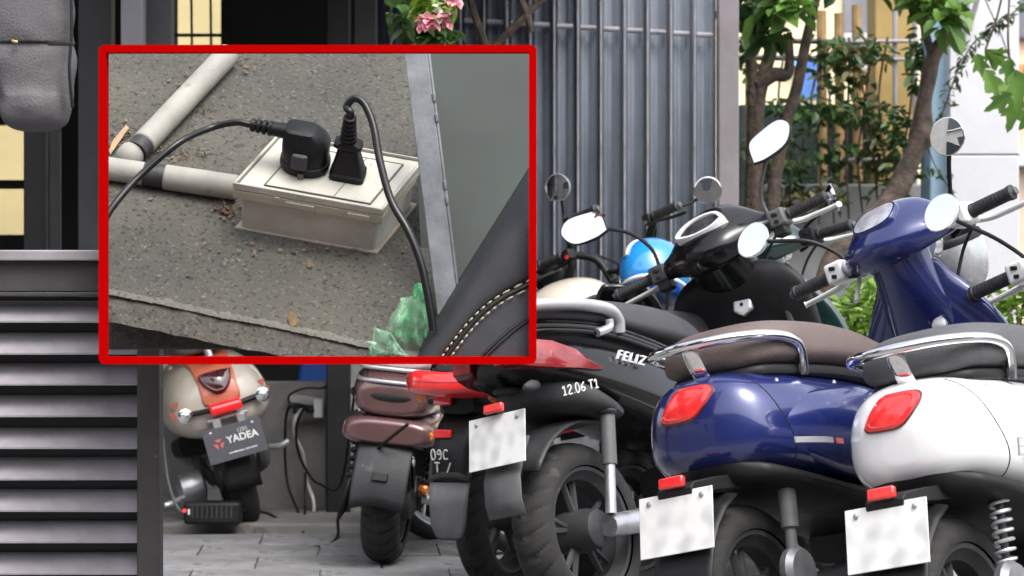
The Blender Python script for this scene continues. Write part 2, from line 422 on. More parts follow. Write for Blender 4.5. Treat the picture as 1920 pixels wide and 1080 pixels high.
# hanging bag
bagm = mat('grey_cloth', (.115, .11, .115), .95, var=.15, vs_=6, bump=.5, bs=160)
bg_ = empty('hanging_bag', at(65, 245, 8.2)); tag(bg_, 'soft grey cloth bag hanging at the upper left beside the charcoal post', 'bag')
def bagring(py, cx, hw, d, e=2.6):
    c = at(cx, py, 8.2); s_ = 8.2 / FPX; out = []
    for j in range(28):
        t = 2 * math.pi * j / 28; a, b = math.cos(t), math.sin(t)
        k = 1 + .10 * mnoise.noise(V((a * 2.2, b * 2.2, py * .022))) + .03 * mnoise.noise(V((a * 6, b * 6, py * .06)))
        out.append(c + V((hw * s_ * k * math.copysign(abs(a) ** (2 / e), a), d * k * math.copysign(abs(b) ** (2 / e), b), 0)) - bg_.location)
    return out
MB().loft([bagring(*q) for q in dense([(60, 58, 74, .07), (90, 60, 77, .1), (135, 64, 74, .115), (172, 67, 69, .118), (186, 69, 67, .13), (208, 68, 66, .128), (230, 67, 58, .11), (243, 66, 38, .07), (247, 66, 16, .03)], 3)]).build('bag_body', bagm, bg_, smooth=60, sub=1)
MB().loft([bagring(*q) for q in dense([(-60, 46, 90, .05), (-10, 50, 86, .075), (40, 56, 82, .1), (70, 60, 79, .112), (86, 62, 77, .108)], 3)]).build('bag_flap', mat('grey_cloth_dark', (.085, .08, .085), .95, var=.15, vs_=6, bump=.5, bs=160), bg_, smooth=60, sub=1)
MB().tube([p - bg_.location for p in (at(132, -60, 8.15), at(134, 60, 8.1), at(130, 130, 8.08), at(136, 200, 8.12))], .012, 8, 5, flat=.4).build('strap', blk, bg_)
MB().box(at(112, 82, 8.06) - bg_.location, (.07, .01, .012)).build('zip_edge', blk, bg_, bevel=.002)
MB().box(at(28, 78, 8.08) - bg_.location, (.02, .012, .008), rot('Y', 15)).build('buckle', mat('brass', (.6, .45, .2), .3, .8), bg_, bevel=.002)

# ---------------------------------------------------------------- louvred gate (nearest thing, left)
YG = 5.9
gate = empty('louvred_gate', (at(150, 470, YG).x, YG, 0)); tag(gate, 'dark louvred metal gate with chipped paint at the lower left', 'gate')
gl = gate.location
def gbox(name, px0, py0, px1, py1, y0, th, m, bev=.002):
    a, b = at(px0, py0, YG), at(px1, py1, YG)
    return MB().box(((a.x + b.x) / 2 - gl.x, y0 + th / 2, (a.z + b.z) / 2), (abs(b.x - a.x), th, abs(a.z - b.z))).build(name, m, gate, bevel=bev)
gbox('top_cap', -260, 469, 300, 489, -.022, .09, slat_m, .003)
gbox('top_rail', -260, 489.5, 258, 547, 0, .05, steel_brown)
gbox('inner_rail', -260, 548, 258, 556, -.006, .06, steel_brown)
gbox('gate_post', 258, 489.5, 300, 1265, -.012, .07, steel_brown, .004)
gbox('gate_post', -300, 489.5, -258, 1265, -.012, .07, steel_brown, .004)
gbox('bottom_rail', -258, 1215, 258, 1262, 0, .05, steel_brown)
gbox('backing_sheet', -258, 557, 258, 1214, .062, .003, steel_dark, 0)
L_ = at(258, 0, YG).x - at(-258, 0, YG).x - .003; xm = (at(258, 0, YG).x + at(-258, 0, YG).x) / 2 - gl.x
sm = None
for i in range(11):
    z0 = at(0, 566 + 59 * i, YG).z
    if sm is None:
        prof = [(.052, 0), (.004, -.041), (.0, -.0425), (.0, -.0465), (.004, -.0455), (.0535, -.0035)]
        so = MB().loft([[V((sx * L_ / 2, y, z)) for y, z in prof] for sx in (-1, 1)]).build('slat', slat_m, gate, smooth=20); sm = so.data
    else:
        so = bpy.data.objects.new('slat', sm); COL.objects.link(so); so.parent = gate
    so.location = (xm, random.uniform(-.0015, .0015), z0 + random.uniform(-.0008, .0008)); so.rotation_euler = (random.uniform(-.05, .05), random.uniform(-.0025, .0025), random.uniform(-.003, .003))

# ---------------------------------------------------------------- blue-grey sheet gate behind the scooters
YS = 10.9
sg = empty('sheet_gate', (at(1180, 0, YS).x, YS, 0)); tag(sg, 'tall blue grey corrugated sheet gate with thin vertical bars', 'gate')
go = sg.location
bars = [1345 - 43.6 * k for k in range(15)]
pts = []
x0, x1 = at(690, 0, YS).x - go.x, at(1343, 0, YS).x - go.x
per = 43.6 / FPX * YS
x = x1
while x > x0:
    for fx, fy in ((0, .0), (.34, .0), (.42, .02), (.62, .022), (.7, .008), (.82, .008), (.9, .026), (.97, .026)):
        pts.append((x - fx * per, fy))
    x -= per
MB().add([(p[0], p[1] + .03, .04) for p in pts] + [(p[0], p[1] + .03, 2.7) for p in pts], [(i, i + 1, i + 1 + len(pts), i + len(pts)) for i in range(len(pts) - 1)]).build('corrugated_sheet', sheet_m, sg, smooth=25, solid=.002)
bme = None
for px in bars:
    X = at(px, 0, YS).x - go.x
    if bme is None:
        o = MB().box((0, 0, 1.37), (.007, .05, 2.66)).build('bar', bar_m, sg, bevel=.0015); bme = o.data
    else:
        o = bpy.data.objects.new('bar', bme); COL.objects.link(o); o.parent = sg
    o.location = (X, -.004 + random.uniform(-.003, .003), 0); o.rotation_euler = (0, random.uniform(-.0015, .0015), 0)
for k in range(len(bars) - 1):
    xa, xb = at(bars[k] - 9, 0, YS).x - go.x, at(bars[k + 1] + 5, 0, YS).x - go.x
    zz = at(0, 66 - (1345 - bars[k]) * .062, YS).z
    MB().tube([(xa, 0, zz), (xb, 0, zz + .002)], .011, 8, 0).build('rod', bar_m, sg)
MB().box((at(1365, 0, YS).x - go.x, 0, 1.35), (.082, .09, 2.7)).build('jamb', frame_grey, sg, bevel=.004)
MB().box((at(1347, 0, YS).x - go.x, .012, 1.35), (.012, .07, 2.7)).build('jamb_lip', frame_grey, sg, bevel=.002)
MB().tube([(x0, 0, .25), (x1, 0, .25)], .012, 8, 0).build('bottom_rod', bar_m, sg)

# ---------------------------------------------------------------- yard behind, right
def bld(name, px0, py0, px1, py1, Y, th, m, label, cat='wall'):
    return tag(rectbox(px0, py0, px1, py1, Y, th).build(name, m, smooth=0, bevel=.01), label, cat)
yb = empty('yellow_building', (at(1500, 0, 21).x, 21, 0)); tag(yb, 'pale yellow building behind the trees with a grey framed window', 'building')
yo = yb.location
def part(name, px0, py0, px1, py1, Y, th, m, par, org):
    o = rectbox(px0, py0, px1, py1, Y, th); o.v = [p - org for p in o.v]; return o.build(name, m, par, smooth=0, bevel=.006)
part('wall', 1300, -220, 1900, 640, 21, .3, cream_wall, yb, yo)
wn = part('window', 1582, -120, 1642, 60, 20.96, .05, mat('window_grey', (.2, .2, .23), .3), yb, yo)
part('sill', 1576, 62, 1648, 74, 20.9, .12, white_wall, yb, yo)
part('white_panel', 1592, 78, 1640, 130, 20.97, .04, white_wall, yb, yo)
part('orange_poster', 1608, 136, 1636, 182, 20.97, .03, mat('poster_orange', (.65, .25, .12), .7, var=.4, vs_=9, col2=(.75, .6, .25)), yb, yo)
part('blue_shutter', 1500, 105, 1532, 185, 20.97, .04, mat('shutter_blue', (.08, .2, .55), .6), yb, yo)
part('blue_awning', 1478, 112, 1512, 124, 20.9, .12, mat('awning_blue', (.2, .45, .7), .6), yb, yo)

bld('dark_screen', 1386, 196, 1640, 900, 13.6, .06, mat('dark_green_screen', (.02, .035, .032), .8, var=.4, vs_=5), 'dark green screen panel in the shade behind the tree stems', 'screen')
bld('ochre_pillar', 1640, -160, 1716, 900, 13.2, .3, ochre_m, 'ochre painted pillar behind the grey trellis', 'pillar')
bld('light_blue_pillar', 1744, 40, 1782, 900, 12.3, .3, lblue_m, 'light blue painted pillar edging the white wall', 'pillar')
ww = empty('white_wall', (at(1846, 0, 12.2).x, 12.2, 0)); tag(ww, 'white rendered wall with a thin groove at the right', 'wall')
part('upper_panel', 1781, -160, 1911, 289.5, 12.2, .25, white_wall, ww, ww.location)
part('lower_panel', 1781, 291.5, 1911, 1000, 12.2, .25, white_wall, ww, ww.location)
part('groove', 1781, 289.5, 1911, 291.5, 12.212, .2, mgrey, ww, ww.location)
part('lamp_bracket', 1812, -60, 1820, 62, 12.15, .04, alu, ww, ww.location)
o = MB().tube([at(1815, 60, 12.14) - ww.location, at(1838, -20, 12.1) - ww.location], .012, 6, 0).build('bracket_strut', steel_light, ww)
pk = empty('pink_building', (at(1990, 0, 15).x, 15, 0)); tag(pk, 'pale orange building slice at the far right edge', 'building')
part('wall', 1900, -400, 2600, 1000, 15, .3, mat('peach_wall', (.7, .55, .42), .85, var=.08), pk, pk.location)
part('window', 1909, -120, 1960, 72, 14.95, .06, mat('window_grey', (.2, .2, .23)), pk, pk.location)
part('sill', 1909, 120, 1990, 190, 14.93, .06, mat('sill_orange', (.7, .3, .12), .8), pk, pk.location)
part('ledge', 1909, 284, 1990, 312, 14.9, .1, white_wall, pk, pk.location)
lw = bld('planter_wall', 1430, 345, 1760, 1000, 12.9, .2, mat('pale_concrete', (.4, .4, .4), .9, var=.15, vs_=4, bump=.3), 'pale low concrete planter wall behind the dark green scooter')
# trellis of grey bars and wooden stakes
tl = empty('grey_trellis', (at(1690, 0, 12.9).x, 12.9, 0)); tag(tl, 'grey metal trellis in front of the ochre pillar', 'trellis')
for px in (1678, 1716): MB().tube([at(px, 20, 12.95) - tl.location, at(px, 420, 12.95) - tl.location], .012, 8, 0).build('upright', steel_light, tl)
for py in (78, 112, 300): MB().tube([at(1560, py, 12.93) - tl.location, at(1722, py - 1, 12.93) - tl.location], .009, 8, 0).build('cross_bar', steel_light, tl)
for k, (px, y0) in enumerate(((1405, 30), (1540, 20), (1573, 25), (1606, 10))):
    tag(MB().tube([at(px, y0, 13.1), at(px + 3, 420, 13.1)], .024, 8, 0).build('wooden_stake', wood), ['brown fence stake nearest the sheet gate', 'brown fence stake left of the twin stakes', 'left of the twin wooden stakes before the dark screen', 'right of the twin wooden stakes before the dark screen'][k], 'stake', 'fence stakes behind the trees')
for k, py in enumerate((76, 108)):
    tag(MB().tube([at(1386, py, 13.05), at(1645, py + 3, 13.05)], .013, 8, 0).build('fence_rail', steel_dark), ['upper', 'lower'][k] + ' black fence rail crossing behind the tree stems', 'rail')

# ---------------------------------------------------------------- plants
lf_a = leafmat('leaf_mid_green', (.06, .14, .025), (.15, .28, .05))
lf_b = leafmat('leaf_dark_green', (.025, .065, .018), (.075, .15, .035))
lf_c = leafmat('leaf_bright_green', (.14, .27, .03), (.25, .4, .06))
petal = leafmat('pink_petal', (.75, .3, .38), (.85, .5, .55))
def leafcloud(blobs, size, seed, droop=.3, asp=.45):
    """blobs: (centre, radii, count); many single leaves, each folded along the midrib"""
    rnd = random.Random(seed); mb = MB(); vs_, fs = [], []
    for c, rad, n in blobs:
        for _ in range(n):
            d = V((rnd.gauss(0, 1), rnd.gauss(0, 1), rnd.gauss(0, 1))).normalized() * rnd.random() ** .45
            p = V(c) + V((d.x * rad[0], d.y * rad[1], d.z * rad[2]))
            L = size * rnd.uniform(.6, 1.35); W = L * asp
            a = V((rnd.gauss(0, 1), rnd.gauss(0, 1), rnd.gauss(-droop, .6))).normalized()
            s_ = a.cross(V((rnd.gauss(0, .4), rnd.gauss(0, .4), 1))).normalized(); up = s_.cross(a)
            k = len(vs_); f = .18 * W
            vs_ += [p, p + a * L * .38 + s_ * W * .5 + up * f, p + a * L * .75 + s_ * W * .36 + up * f * .6, p + a * L - up * f, p + a * L * .75 - s_ * W * .36 + up * f * .6, p + a * L * .38 - s_ * W * .5 + up * f]
            fs += [(k, k + 1, k + 2, k + 3), (k, k + 3, k + 4, k + 5)]
    mb.v = vs_; mb.f = fs; return mb
def localb(blobs, org): return [(V(c) - org, r, n) for c, r, n in blobs]

# hedge shrubs behind the scooters
for k, (px, py, Y, rx, lab) in enumerate(((1268, 590, 9.7, .1, 'bright green leafy shrub between the blue helmet and the black leg shield'),
        (1600, 585, 9.6, .13, 'bright green leafy shrub between the black leg shield and the blue scooter'),
        (1890, 570, 9.9, .17, 'bright green leafy shrub behind the blue scooter at the right edge'),
        (1128, 590, 10.1, .12, 'green leafy shrub seen low behind the cream moped'))):
    c = at(px, py, Y); e = empty('shrub', (c.x, Y, 0)); tag(e, lab, 'shrub', 'shrubs behind the scooters')
    bl = [((rx * .5 * math.sin(i * 2.4), .12 * math.cos(i * 1.7), c.z - .42 + .075 * i + (.03 if i % 2 else 0)), (rx, .14, .09), 170) for i in range(7)]
    leafcloud(bl, .045, 30 + k, .0, .55).build('foliage', lf_c if k < 3 else lf_a, e, smooth=0)
    st = MB()
    for i in range(5): st.tube([(.03 * math.cos(i), .03 * math.sin(i), 0), (.05 * math.cos(i * 2), .05 * math.sin(i), .35), (.09 * math.cos(i * 1.3), .1 * math.sin(i), c.z)], [.007, .003], 5, 3)
    st.build('stem', bark, e)

# tree with the knotted leaning trunk
YT = 11.2
ta = empty('leaning_tree', (at(1570, 0, YT).x, YT, 0)); tag(ta, 'tree with a knotted leaning brown trunk in front of the blue pillar', 'tree')
A_ = lambda px, py, d=0.: at(px, py, YT + d) - ta.location
tp = catmull([A_(1500, 830), A_(1550, 520), A_(1612, 432), A_(1668, 375), A_(1700, 315), A_(1722, 262), A_(1733, 190), A_(1750, 110), A_(1782, 50), A_(1808, -10), A_(1850, -110)], 6)
rings = []
for i, p in enumerate(tp):
    t = (tp[min(i + 1, len(tp) - 1)] - tp[max(i - 1, 0)]).normalized(); u = t.cross(V((0, 1, 0))).normalized(); b = t.cross(u)
    f = i / (len(tp) - 1); r0 = .046 * (1 - f) + .026 * f
    kn = .030 * math.exp(-((f - .515) / .035) ** 2) + .012 * math.exp(-((f - .36) / .04) ** 2)
    rings.append([p + (u * math.cos(x) + b * math.sin(x)) * (r0 + kn * (1.2 + math.cos(x + 2.6)) * .6) * (1 + .22 * mnoise.noise(V((math.cos(x) * 2, math.sin(x) * 2, f * 22)))) for x in [2 * math.pi * j / 16 for j in range(16)]])
MB().loft(rings).build('trunk', bark, ta, smooth=70)
MB().tube([A_(1750, 110), A_(1730, 40), A_(1715, -60)], [.02, .012], 8).build('limb', bark, ta)
MB().tube([A_(1795, 10), A_(1850, -30), A_(1900, -90)], [.022, .01], 8).build('limb', bark, ta)
leafcloud([(A_(1755, 5, -.2), (.1, .14, .075), 52), (A_(1775, 35, -.3), (.05, .08, .05), 22), (A_(1705, -40, -.1), (.2, .2, .08), 80), (A_(1850, -70), (.3, .2, .12), 130)], .105, 5, .5, .6).build('crown', lf_a, ta, smooth=0)

# multi-stemmed tree beside the sheet gate
tb = empty('multi_stem_tree', (at(1425, 0, 11.5).x, 11.5, 0)); tag(tb, 'dark multi-stemmed tree beside the jamb of the sheet gate', 'tree')
B_ = lambda px, py, d=0.: at(px, py, 11.5 + d) - tb.location
for pth, rr in (([B_(1420, 830), B_(1415, 420), B_(1418, 250), B_(1425, 170), B_(1450, 80), B_(1490, -60)], [.044, .034, .03, .024]),
                ([B_(1440, 830), B_(1448, 400), B_(1470, 250), B_(1495, 160), B_(1515, 60), B_(1545, -60)], [.034, .028, .024, .017]),
                ([B_(1405, 500), B_(1412, 200), B_(1408, 100), B_(1400, -60)], [.03, .024, .018]),
                ([B_(1418, 160), B_(1450, 140), B_(1478, 135), B_(1480, 60)], [.035, .03, .012])):
    MB().tube(pth, rr, 10, 6).build('stem', bark, tb)
leafcloud([(B_(1420, 15, -.4), (.12, .15, .075), 60), (B_(1445, 72, -.4), (.06, .1, .05), 18), (B_(1540, -45, -.2), (.3, .2, .07), 80), (B_(1400, 40), (.05, .1, .12), 30)], .1, 11, .5, .6).build('crown', lf_b, tb, smooth=0)
leafcloud([(B_(1470, 5, -.6), (.12, .1, .05), 30)], .13, 12, .6, .6).build('crown', lf_a, tb, smooth=0)

# vines on the fence
vn = empty('fence_vine', (at(1540, 0, 12.7).x, 12.7, 0)); tag(vn, 'tangled green vine over the fence rails and dark screen', 'vine')
C_ = lambda px, py, d=0.: at(px, py, 12.7 + d) - vn.location
leafcloud([(C_(1555, 105), (.16, .1, .09), 50), (C_(1600, 90), (.12, .1, .1), 38), (C_(1580, 150), (.16, .1, .07), 40), (C_(1640, 95), (.08, .08, .06), 30), (C_(1500, 215), (.22, .1, .1), 130), (C_(1590, 205), (.24, .1, .06), 110), (C_(1450, 300), (.16, .1, .2), 150),
           (C_(1560, 300), (.22, .1, .14), 90), (C_(1650, 240), (.12, .1, .12), 45), (C_(1690, 250, -.2), (.08, .08, .2), 60), (C_(1720, 120, -.2), (.04, .06, .18), 60), (C_(1690, 340, -.3), (.09, .08, .12), 60), (C_(1400, 90), (.05, .06, .22), 70)], .06, 21, .4, .55).build('foliage', lf_b, vn, smooth=0)
leafcloud([(C_(1660, 300), (.12, .1, .2), 140), (C_(1600, 120), (.2, .1, .13), 80), (C_(1530, 370), (.3, .1, .06), 80)], .07, 22, .4, .5).build('foliage', leafmat('leaf_olive', (.08, .09, .025), (.16, .16, .05)), vn, smooth=0)
vt = MB()
for i in range(9):
    px = 1480 + 28 * i; vt.tube([C_(px, 420), C_(px + random.uniform(-20, 20), 300), C_(px + random.uniform(-30, 30), 180), C_(px + random.uniform(-30, 30), 70)], .006, 5, 4)
vt.build('tendrils', bark, vn)

# thin climbing vine with small hanging leaves across the white wall
cv = empty('climbing_vine', (at(1800, 0, 11.6).x, 11.6, 0)); tag(cv, 'thin wiry vine with small dark leaves across the white wall', 'vine')
D_ = lambda px, py, d=0.: at(px, py, 11.6 + d) - cv.location
vp = [D_(1745, 250), D_(1770, 205), D_(1785, 160), D_(1800, 125), D_(1822, 85), D_(1855, 55), D_(1885, 35), D_(1925, 5)]
MB().tube(vp, .0035, 5, 5).build('stem', bark, cv)
MB().tube([D_(1740, 280), D_(1758, 320), D_(1775, 345), D_(1788, 370)], .003, 5, 5).build('stem', bark, cv)
MB().tube([D_(1892, 110), D_(1875, 60), D_(1848, 0), D_(1840, -40)], .003, 5, 5).build('stem', bark, cv)
leafcloud([(p, (.025, .03, .03), 4 if i < 12 else 7) for i, p in enumerate(catmull(vp, 4))] + [(D_(1758, 320), (.05, .04, .05), 16), (D_(1785, 365), (.02, .03, .03), 5)], .04, 23, .9, .4).build('foliage', lf_b, cv, smooth=0)

# branch with large lobed leaves at the right edge
YL = 9.6
lb = empty('lobed_leaf_branch', (at(1900, 0, YL).x, YL, at(1900, 0, YL).z)); tag(lb, 'hanging branch with large lobed green leaves at the right edge', 'branch')
E_ = lambda px, py, d=0.: at(px, py, YL + d) - lb.location
MB().tube([E_(1895, -60), E_(1890, 60), E_(1893, 108), E_(1898, 125)], .004, 6, 5).build('twig', bark, lb)
MB().tube([E_(1890, -60), E_(1870, 30), E_(1848, 92)], .004, 6, 5).build('twig', bark, lb)
def lobed(c, L, ang, yaw, m, seed):
    rnd = random.Random(seed); pts = [(0, 0)]
    half = [(.10, .05), (.16, .22), (.30, .30), (.28, .16), (.42, .14), (.52, .33), (.66, .34), (.6, .15), (.74, .11), (.86, .1), (1, 0)]
    out = [(x, y * rnd.uniform(.85, 1.1)) for x, y in half] + [(x, -y * rnd.uniform(.85, 1.1)) for x, y in half[-2::-1]]
    mb = MB(); n = len(out)
    vs_ = [V((0, 0, 0))] + [V((x * L, y * L, -.12 * L * x * x + .22 * abs(y) * L)) for x, y in out]
    mid = [V((t * L, 0, -.12 * L * t * t)) for t in (.2, .35, .5, .65, .8)]
    fs = [(0, i, i + 1) for i in range(1, n)]
    mb.add(vs_, fs)
    rm = M.Translation(c) @ M.Rotation(R(-90), 4, 'X') .inverted() @ M.Identity(4)
    # leaf plane roughly faces the viewer: local x -> direction ang in the XZ plane
    d = V((math.cos(R(ang)), 0, math.sin(R(ang)))); s_ = V((-math.sin(R(ang)), 0, math.cos(R(ang)))); nrm = V((0, -1, 0))
    q = M.Rotation(R(yaw), 3, d)
    s_, nrm = q @ s_, q @ nrm
    mb.v = [V(c) + d * p.x + s_ * p.y + nrm * p.z for p in mb.v]
    return mb.build('leaf', m, lb, smooth=60)
for k, (px, py, L, ang, yaw, m) in enumerate(((1832, 100, .10, -75, 25, lf_a), (1846, 92, .13, -40, 50, lf_a), (1846, 130, .12, -62, -20, lf_a), (1855, 100, .08, 5, 40, lf_a),
        (1895, 108, .10, -100, 30, lf_a), (1905, 130, .16, -85, -10, lf_a), (1902, 160, .11, 190, 30, lf_a), (1898, 175, .12, -145, -20, lf_a), (1912, 180, .14, -110, 20, lf_a), (1920, 120, .14, -60, -35, lf_a), (1925, 200, .12, -80, 30, lf_a))):
    lobed(E_(px, py, random.uniform(-.1, .1)), L, ang, yaw, m, k)

# bougainvillea at the top and its bare branches
bv = empty('flowering_branch', at(800, -60, 7.9)); tag(bv, 'bright green leaves and pink flowers hanging at the top edge', 'branch')
G_ = lambda px, py, d=0.: at(px, py, 7.9 + d) - bv.location
leafcloud([(G_(815, 8), (.065, .06, .045), 60), (G_(800, 22), (.04, .05, .03), 26)], .06, 41, .4, .55).build('foliage', lf_c, bv, smooth=0)
leafcloud([(G_(785, 30, .15), (.08, .06, .07), 60), (G_(820, 60, .15), (.07, .06, .04), 50), (G_(760, 10, .1), (.05, .05, .06), 30)], .06, 42, .4, .55).build('foliage', lf_b, bv, smooth=0)
leafcloud([(G_(803, 40, -.06), (.022, .03, .02), 40), (G_(834, 36, -.06), (.014, .03, .02), 24), (G_(852, 3, -.06), (.018, .02, .015), 18)], .028, 43, .2, .8).build('petals', petal, bv, smooth=0)
leafcloud([(G_(826, 20, -.07), (.02, .02, .02), 14), (G_(822, 34, -.07), (.02, .02, .01), 12)], .02, 44, .2, .9).build('petals', leafmat('white_petal', (.7, .68, .5), (.8, .78, .65)), bv, smooth=0)['kind'] = 'stuff'
for k, pth in enumerate(([(870, -40), (890, 30), (905, 70), (925, 130)], [(1050, -30), (1000, 15), (970, 45), (925, 90), (900, 130)], [(960, -30), (985, 20), (995, 60)])):
    tag(MB().tube([at(a, b, 10.1) for a, b in pth], [.012, .016, .012], 7, 5).build('bare_branch', bark), ['thin bare branch slanting down right of the pink flowers', 'long bare brown branch crossing the sheet gate rod', 'short thin bare twig near the top of the sheet gate'][k], 'branch', 'bare branches at the top')

# ================================================================ two-wheelers
# local frame of every two-wheeler: x forward, y to its left, z up, origin where the rear tyre touches the ground
def pose(x, y, head, lean):
    th, le = R(head), R(lean)
    f = V((math.sin(th), math.cos(th), 0)); l0 = V((-math.cos(th), math.sin(th), 0)); up = V((0, 0, 1))
    l = l0 * math.cos(le) - up * math.sin(le); u = l0 * math.sin(le) + up * math.cos(le)
    m = M.Identity(4)
    for i, c in enumerate((f, l, u)):
        for j in range(3): m[j][i] = c[j]
    m.translation = (x, y, 0); return m

def tyre_mb(c, Rr, w, chev=True, seg=260):
    mb = MB(); rings = []; nc = 21; c = V(c)
    for i in range(seg):
        a = 2 * math.pi * i / seg; ring = []
        for j in range(nc):
            s_ = -1 + 2 * j / (nc - 1)                       # across the section, side to side
            ang = s_ * math.pi * .62
            y = math.sin(ang) * w / 2; rad = Rr - w * .46 * (1 - math.cos(ang)) * .9
            if chev and abs(s_) < .72:
                ph = (a / (2 * math.pi) * 26 + abs(s_) * 1.15) % 1
                if ph < .24 and abs(s_) > .08: rad -= .006
            ring.append(c + V((rad * math.cos(a), y, rad * math.sin(a))))
        rings.append(ring)
    vs_ = [p for r in rings for p in r]; fs = []
    for i in range(seg):
        for j in range(nc - 1):
            a = i * nc + j; b = ((i + 1) % seg) * nc + j
            fs.append((a, a + 1, b + 1, b))
    return mb.add(vs_, fs)
def wheel(par, c, Rr, w, rim_m, spokes=5, chev=True):
    wh = tyre_mb(c, Rr, w, chev, 260 if chev else 90).build('wheel', rubber, par, smooth=35)
    c = V(c); r1 = Rr - w * .62
    MB().lathe([(r1 - .006, -w * .40), (r1 + .004, -w * .42), (r1, -w * .32), (r1 - .022, -w * .2), (r1 - .022, w * .2), (r1, w * .32), (r1 + .004, w * .42), (r1 - .006, w * .40), (r1 - .014, w * .3), (r1 - .028, w * .2), (r1 - .028, -w * .2), (r1 - .014, -w * .3), (r1 - .006, -w * .40)], c, (0, 1, 0), 40, False).build('rim', rim_m, wh)
    sp = MB()
    for k in range(spokes):
        a = 2 * math.pi * k / spokes + .4
        for da in (-.16, .16):
            sp.tube([c + V((.03 * math.cos(a), 0, .03 * math.sin(a))), c + V(((r1 - .02) * math.cos(a + da), 0, (r1 - .02) * math.sin(a + da)))], [.011, .008], 6, 0)
    sp.build('spokes', rim_m, wh)
    MB().lathe([(.02, -w * .75), (.05, -w * .6), (.058, -w * .3), (.058, w * .3), (.05, w * .6), (.02, w * .75)], c, (0, 1, 0), 24).build('hub', rim_m, wh)
    return wh
def plate(par, c, tilt, w=.19, h=.14, m=None, yaw=0, name='number_plate'):
    """flat plate facing backwards, its top leaning forward"""
    q = M.Translation(V(c)) @ M.Rotation(R(yaw), 4, 'Z') @ M.Rotation(R(tilt), 4, 'Y')
    o = MB().box((0, 0, 0), (.003, w, h)).xf(q).build(name, m or plate_m, par, bevel=.001)
    MB().box((.006, 0, 0), (.006, w * .96, h * .96)).xf(q).build('plate_holder', blk, par, bevel=.002)
    for sy in (-1, 1):
        MB().lathe([(.006, 0), (.006, .003), (.003, .005)], (-.001, sy * w * .36, h * .38), (-1, 0, 0), 8).xf(q).build('bolt', alu, o)
    return o, q
def spring(par, a, b, rad, wire, turns, m, body_m):
    a, b = V(a), V(b); t = (b - a).normalized(); u = t.cross(V((0, 1, 0))).normalized(); v = t.cross(u); n = turns * 12
    o = MB().tube([a, b], rad * .42, 10, 0).build('shock_absorber', body_m, par)
    MB().tube([a + (b - a) * (.12 + .72 * i / n) + (u * math.cos(i * math.pi / 6) + v * math.sin(i * math.pi / 6)) * rad for i in range(n + 1)], wire, 6, 0).build('spring', m, o)
    for e in (a, b): MB().lathe([(rad * .8, -.012), (rad * .8, .012)], e, (0, 1, 0), 12).build('eye', alu, o)
    return o
def grip(par, hb, y0, y1, x, z, lever_m, lever=True, guard=0):
    s_ = 1 if y1 > 0 else -1; L = abs(y1 - y0)
    pr = [(.014, 0), (.0185, .004), (.0185, .010)]
    n = 9
    for k in range(n): t = .012 + (L - .026) * k / n; pr += [(.0168, t), (.0172, t + .001), (.0172, t + (L - .026) / n * .7), (.0162, t + (L - .026) / n * .72), (.0162, t + (L - .026) / n * .98)]
    pr += [(.019, L - .012), (.019, L - .003), (.013, L), (.005, L + .003)]
    g_ = MB().lathe(pr, (x, y0, z), (0, s_, 0), 18).xf(hb).build('grip', grip_m, par)
    MB().lathe([(.010, L + .001), (.010, L + .008), (.004, L + .010)], (x, y0, z), (0, s_, 0), 12).xf(hb).build('end_cap', mgrey, g_)
    if lever:
        MB().tube([(x + .02, y0 - s_ * .03, z - .012), (x + .055, y0 + s_ * .01, z - .02), (x + .062, y0 + s_ * .06, z - .022), (x + .052, y1 - s_ * .0, z - .026), (x + .048, y1 + s_ * .012, z - .027)], [.010, .012, .0105, .0085, .012], 10, 5, flat=.75).xf(hb).build('brake_lever', lever_m, par)
def switchbox(par, hb, y, x, z, m):
    o = MB().box((x, y, z), (.066, .056, .054)).xf(hb).build('switch_box', m, par, bevel=.009, bseg=3)
    for dz, w_ in ((.010, .018), (-.011, .014)):
        MB().box((x - .034, y, z + dz), (.006, w_, .010), rot('X', 15)).xf(hb).build('button', blk, o, bevel=.002)
    return o
def disc_mirror(par, hb, c, nrm, r, back_m, stalk, stalk_m):
    nrm = V(nrm).normalized()
    o = MB().lathe([(r * .3, -.022), (r * .75, -.018), (r * .98, -.006), (r * 1.04, 0), (r * 1.04, .004), (r * .97, .005)], c, nrm, 32).xf(hb).build('mirror', back_m, par)
    MB().lathe([(r * .99, .0052), (r * .5, .0060), (.001, .0064)], c, nrm, 32).xf(hb).build('mirror_glass', mirror_m, o)
    MB().tube(stalk + [V(c) - nrm * .012], .0055, 8, 5).xf(hb).build('stalk', stalk_m, o)
def shaped_mirror(par, hb, c, nrm, side, up, outline, back_m, stalk, stalk_m):
    nrm = V(nrm).normalized(); side = V(side); side = (side - nrm * side.dot(nrm)).normalized(); up = nrm.cross(side)
    if up.z < 0: up = -up
    pts = catmull([V((a, b, 0)) for a, b in outline] + [V((*outline[0], 0))], 5)[:-1]
    P = lambda k, h: [V(c) + side * p.x * k + up * p.y * k + nrm * h for p in pts]
    o = MB().loft([P(.5, -.028), P(.9, -.018), P(1.04, -.004), P(1.04, .003), P(.98, .004)]).xf(hb).build('mirror', back_m, par)
    MB().loft([P(.985, .0045), P(.6, .0055), P(.1, .006)]).xf(hb).build('mirror_glass', mirror_m, o)
    MB().tube(stalk + [V(c) - nrm * .016], .006, 8, 5).xf(hb).build('stalk', stalk_m, o)
def strokes(name, polys, o, x, y, size, r, m, par):
    o, x, y = V(o), V(x).normalized(), V(y).normalized(); mb = MB()
    for p in polys:
        mb.tube([o + x * a * size + y * b * size for a, b in p], r, 6, 3, flat=1)
    return mb.build(name, m, par)
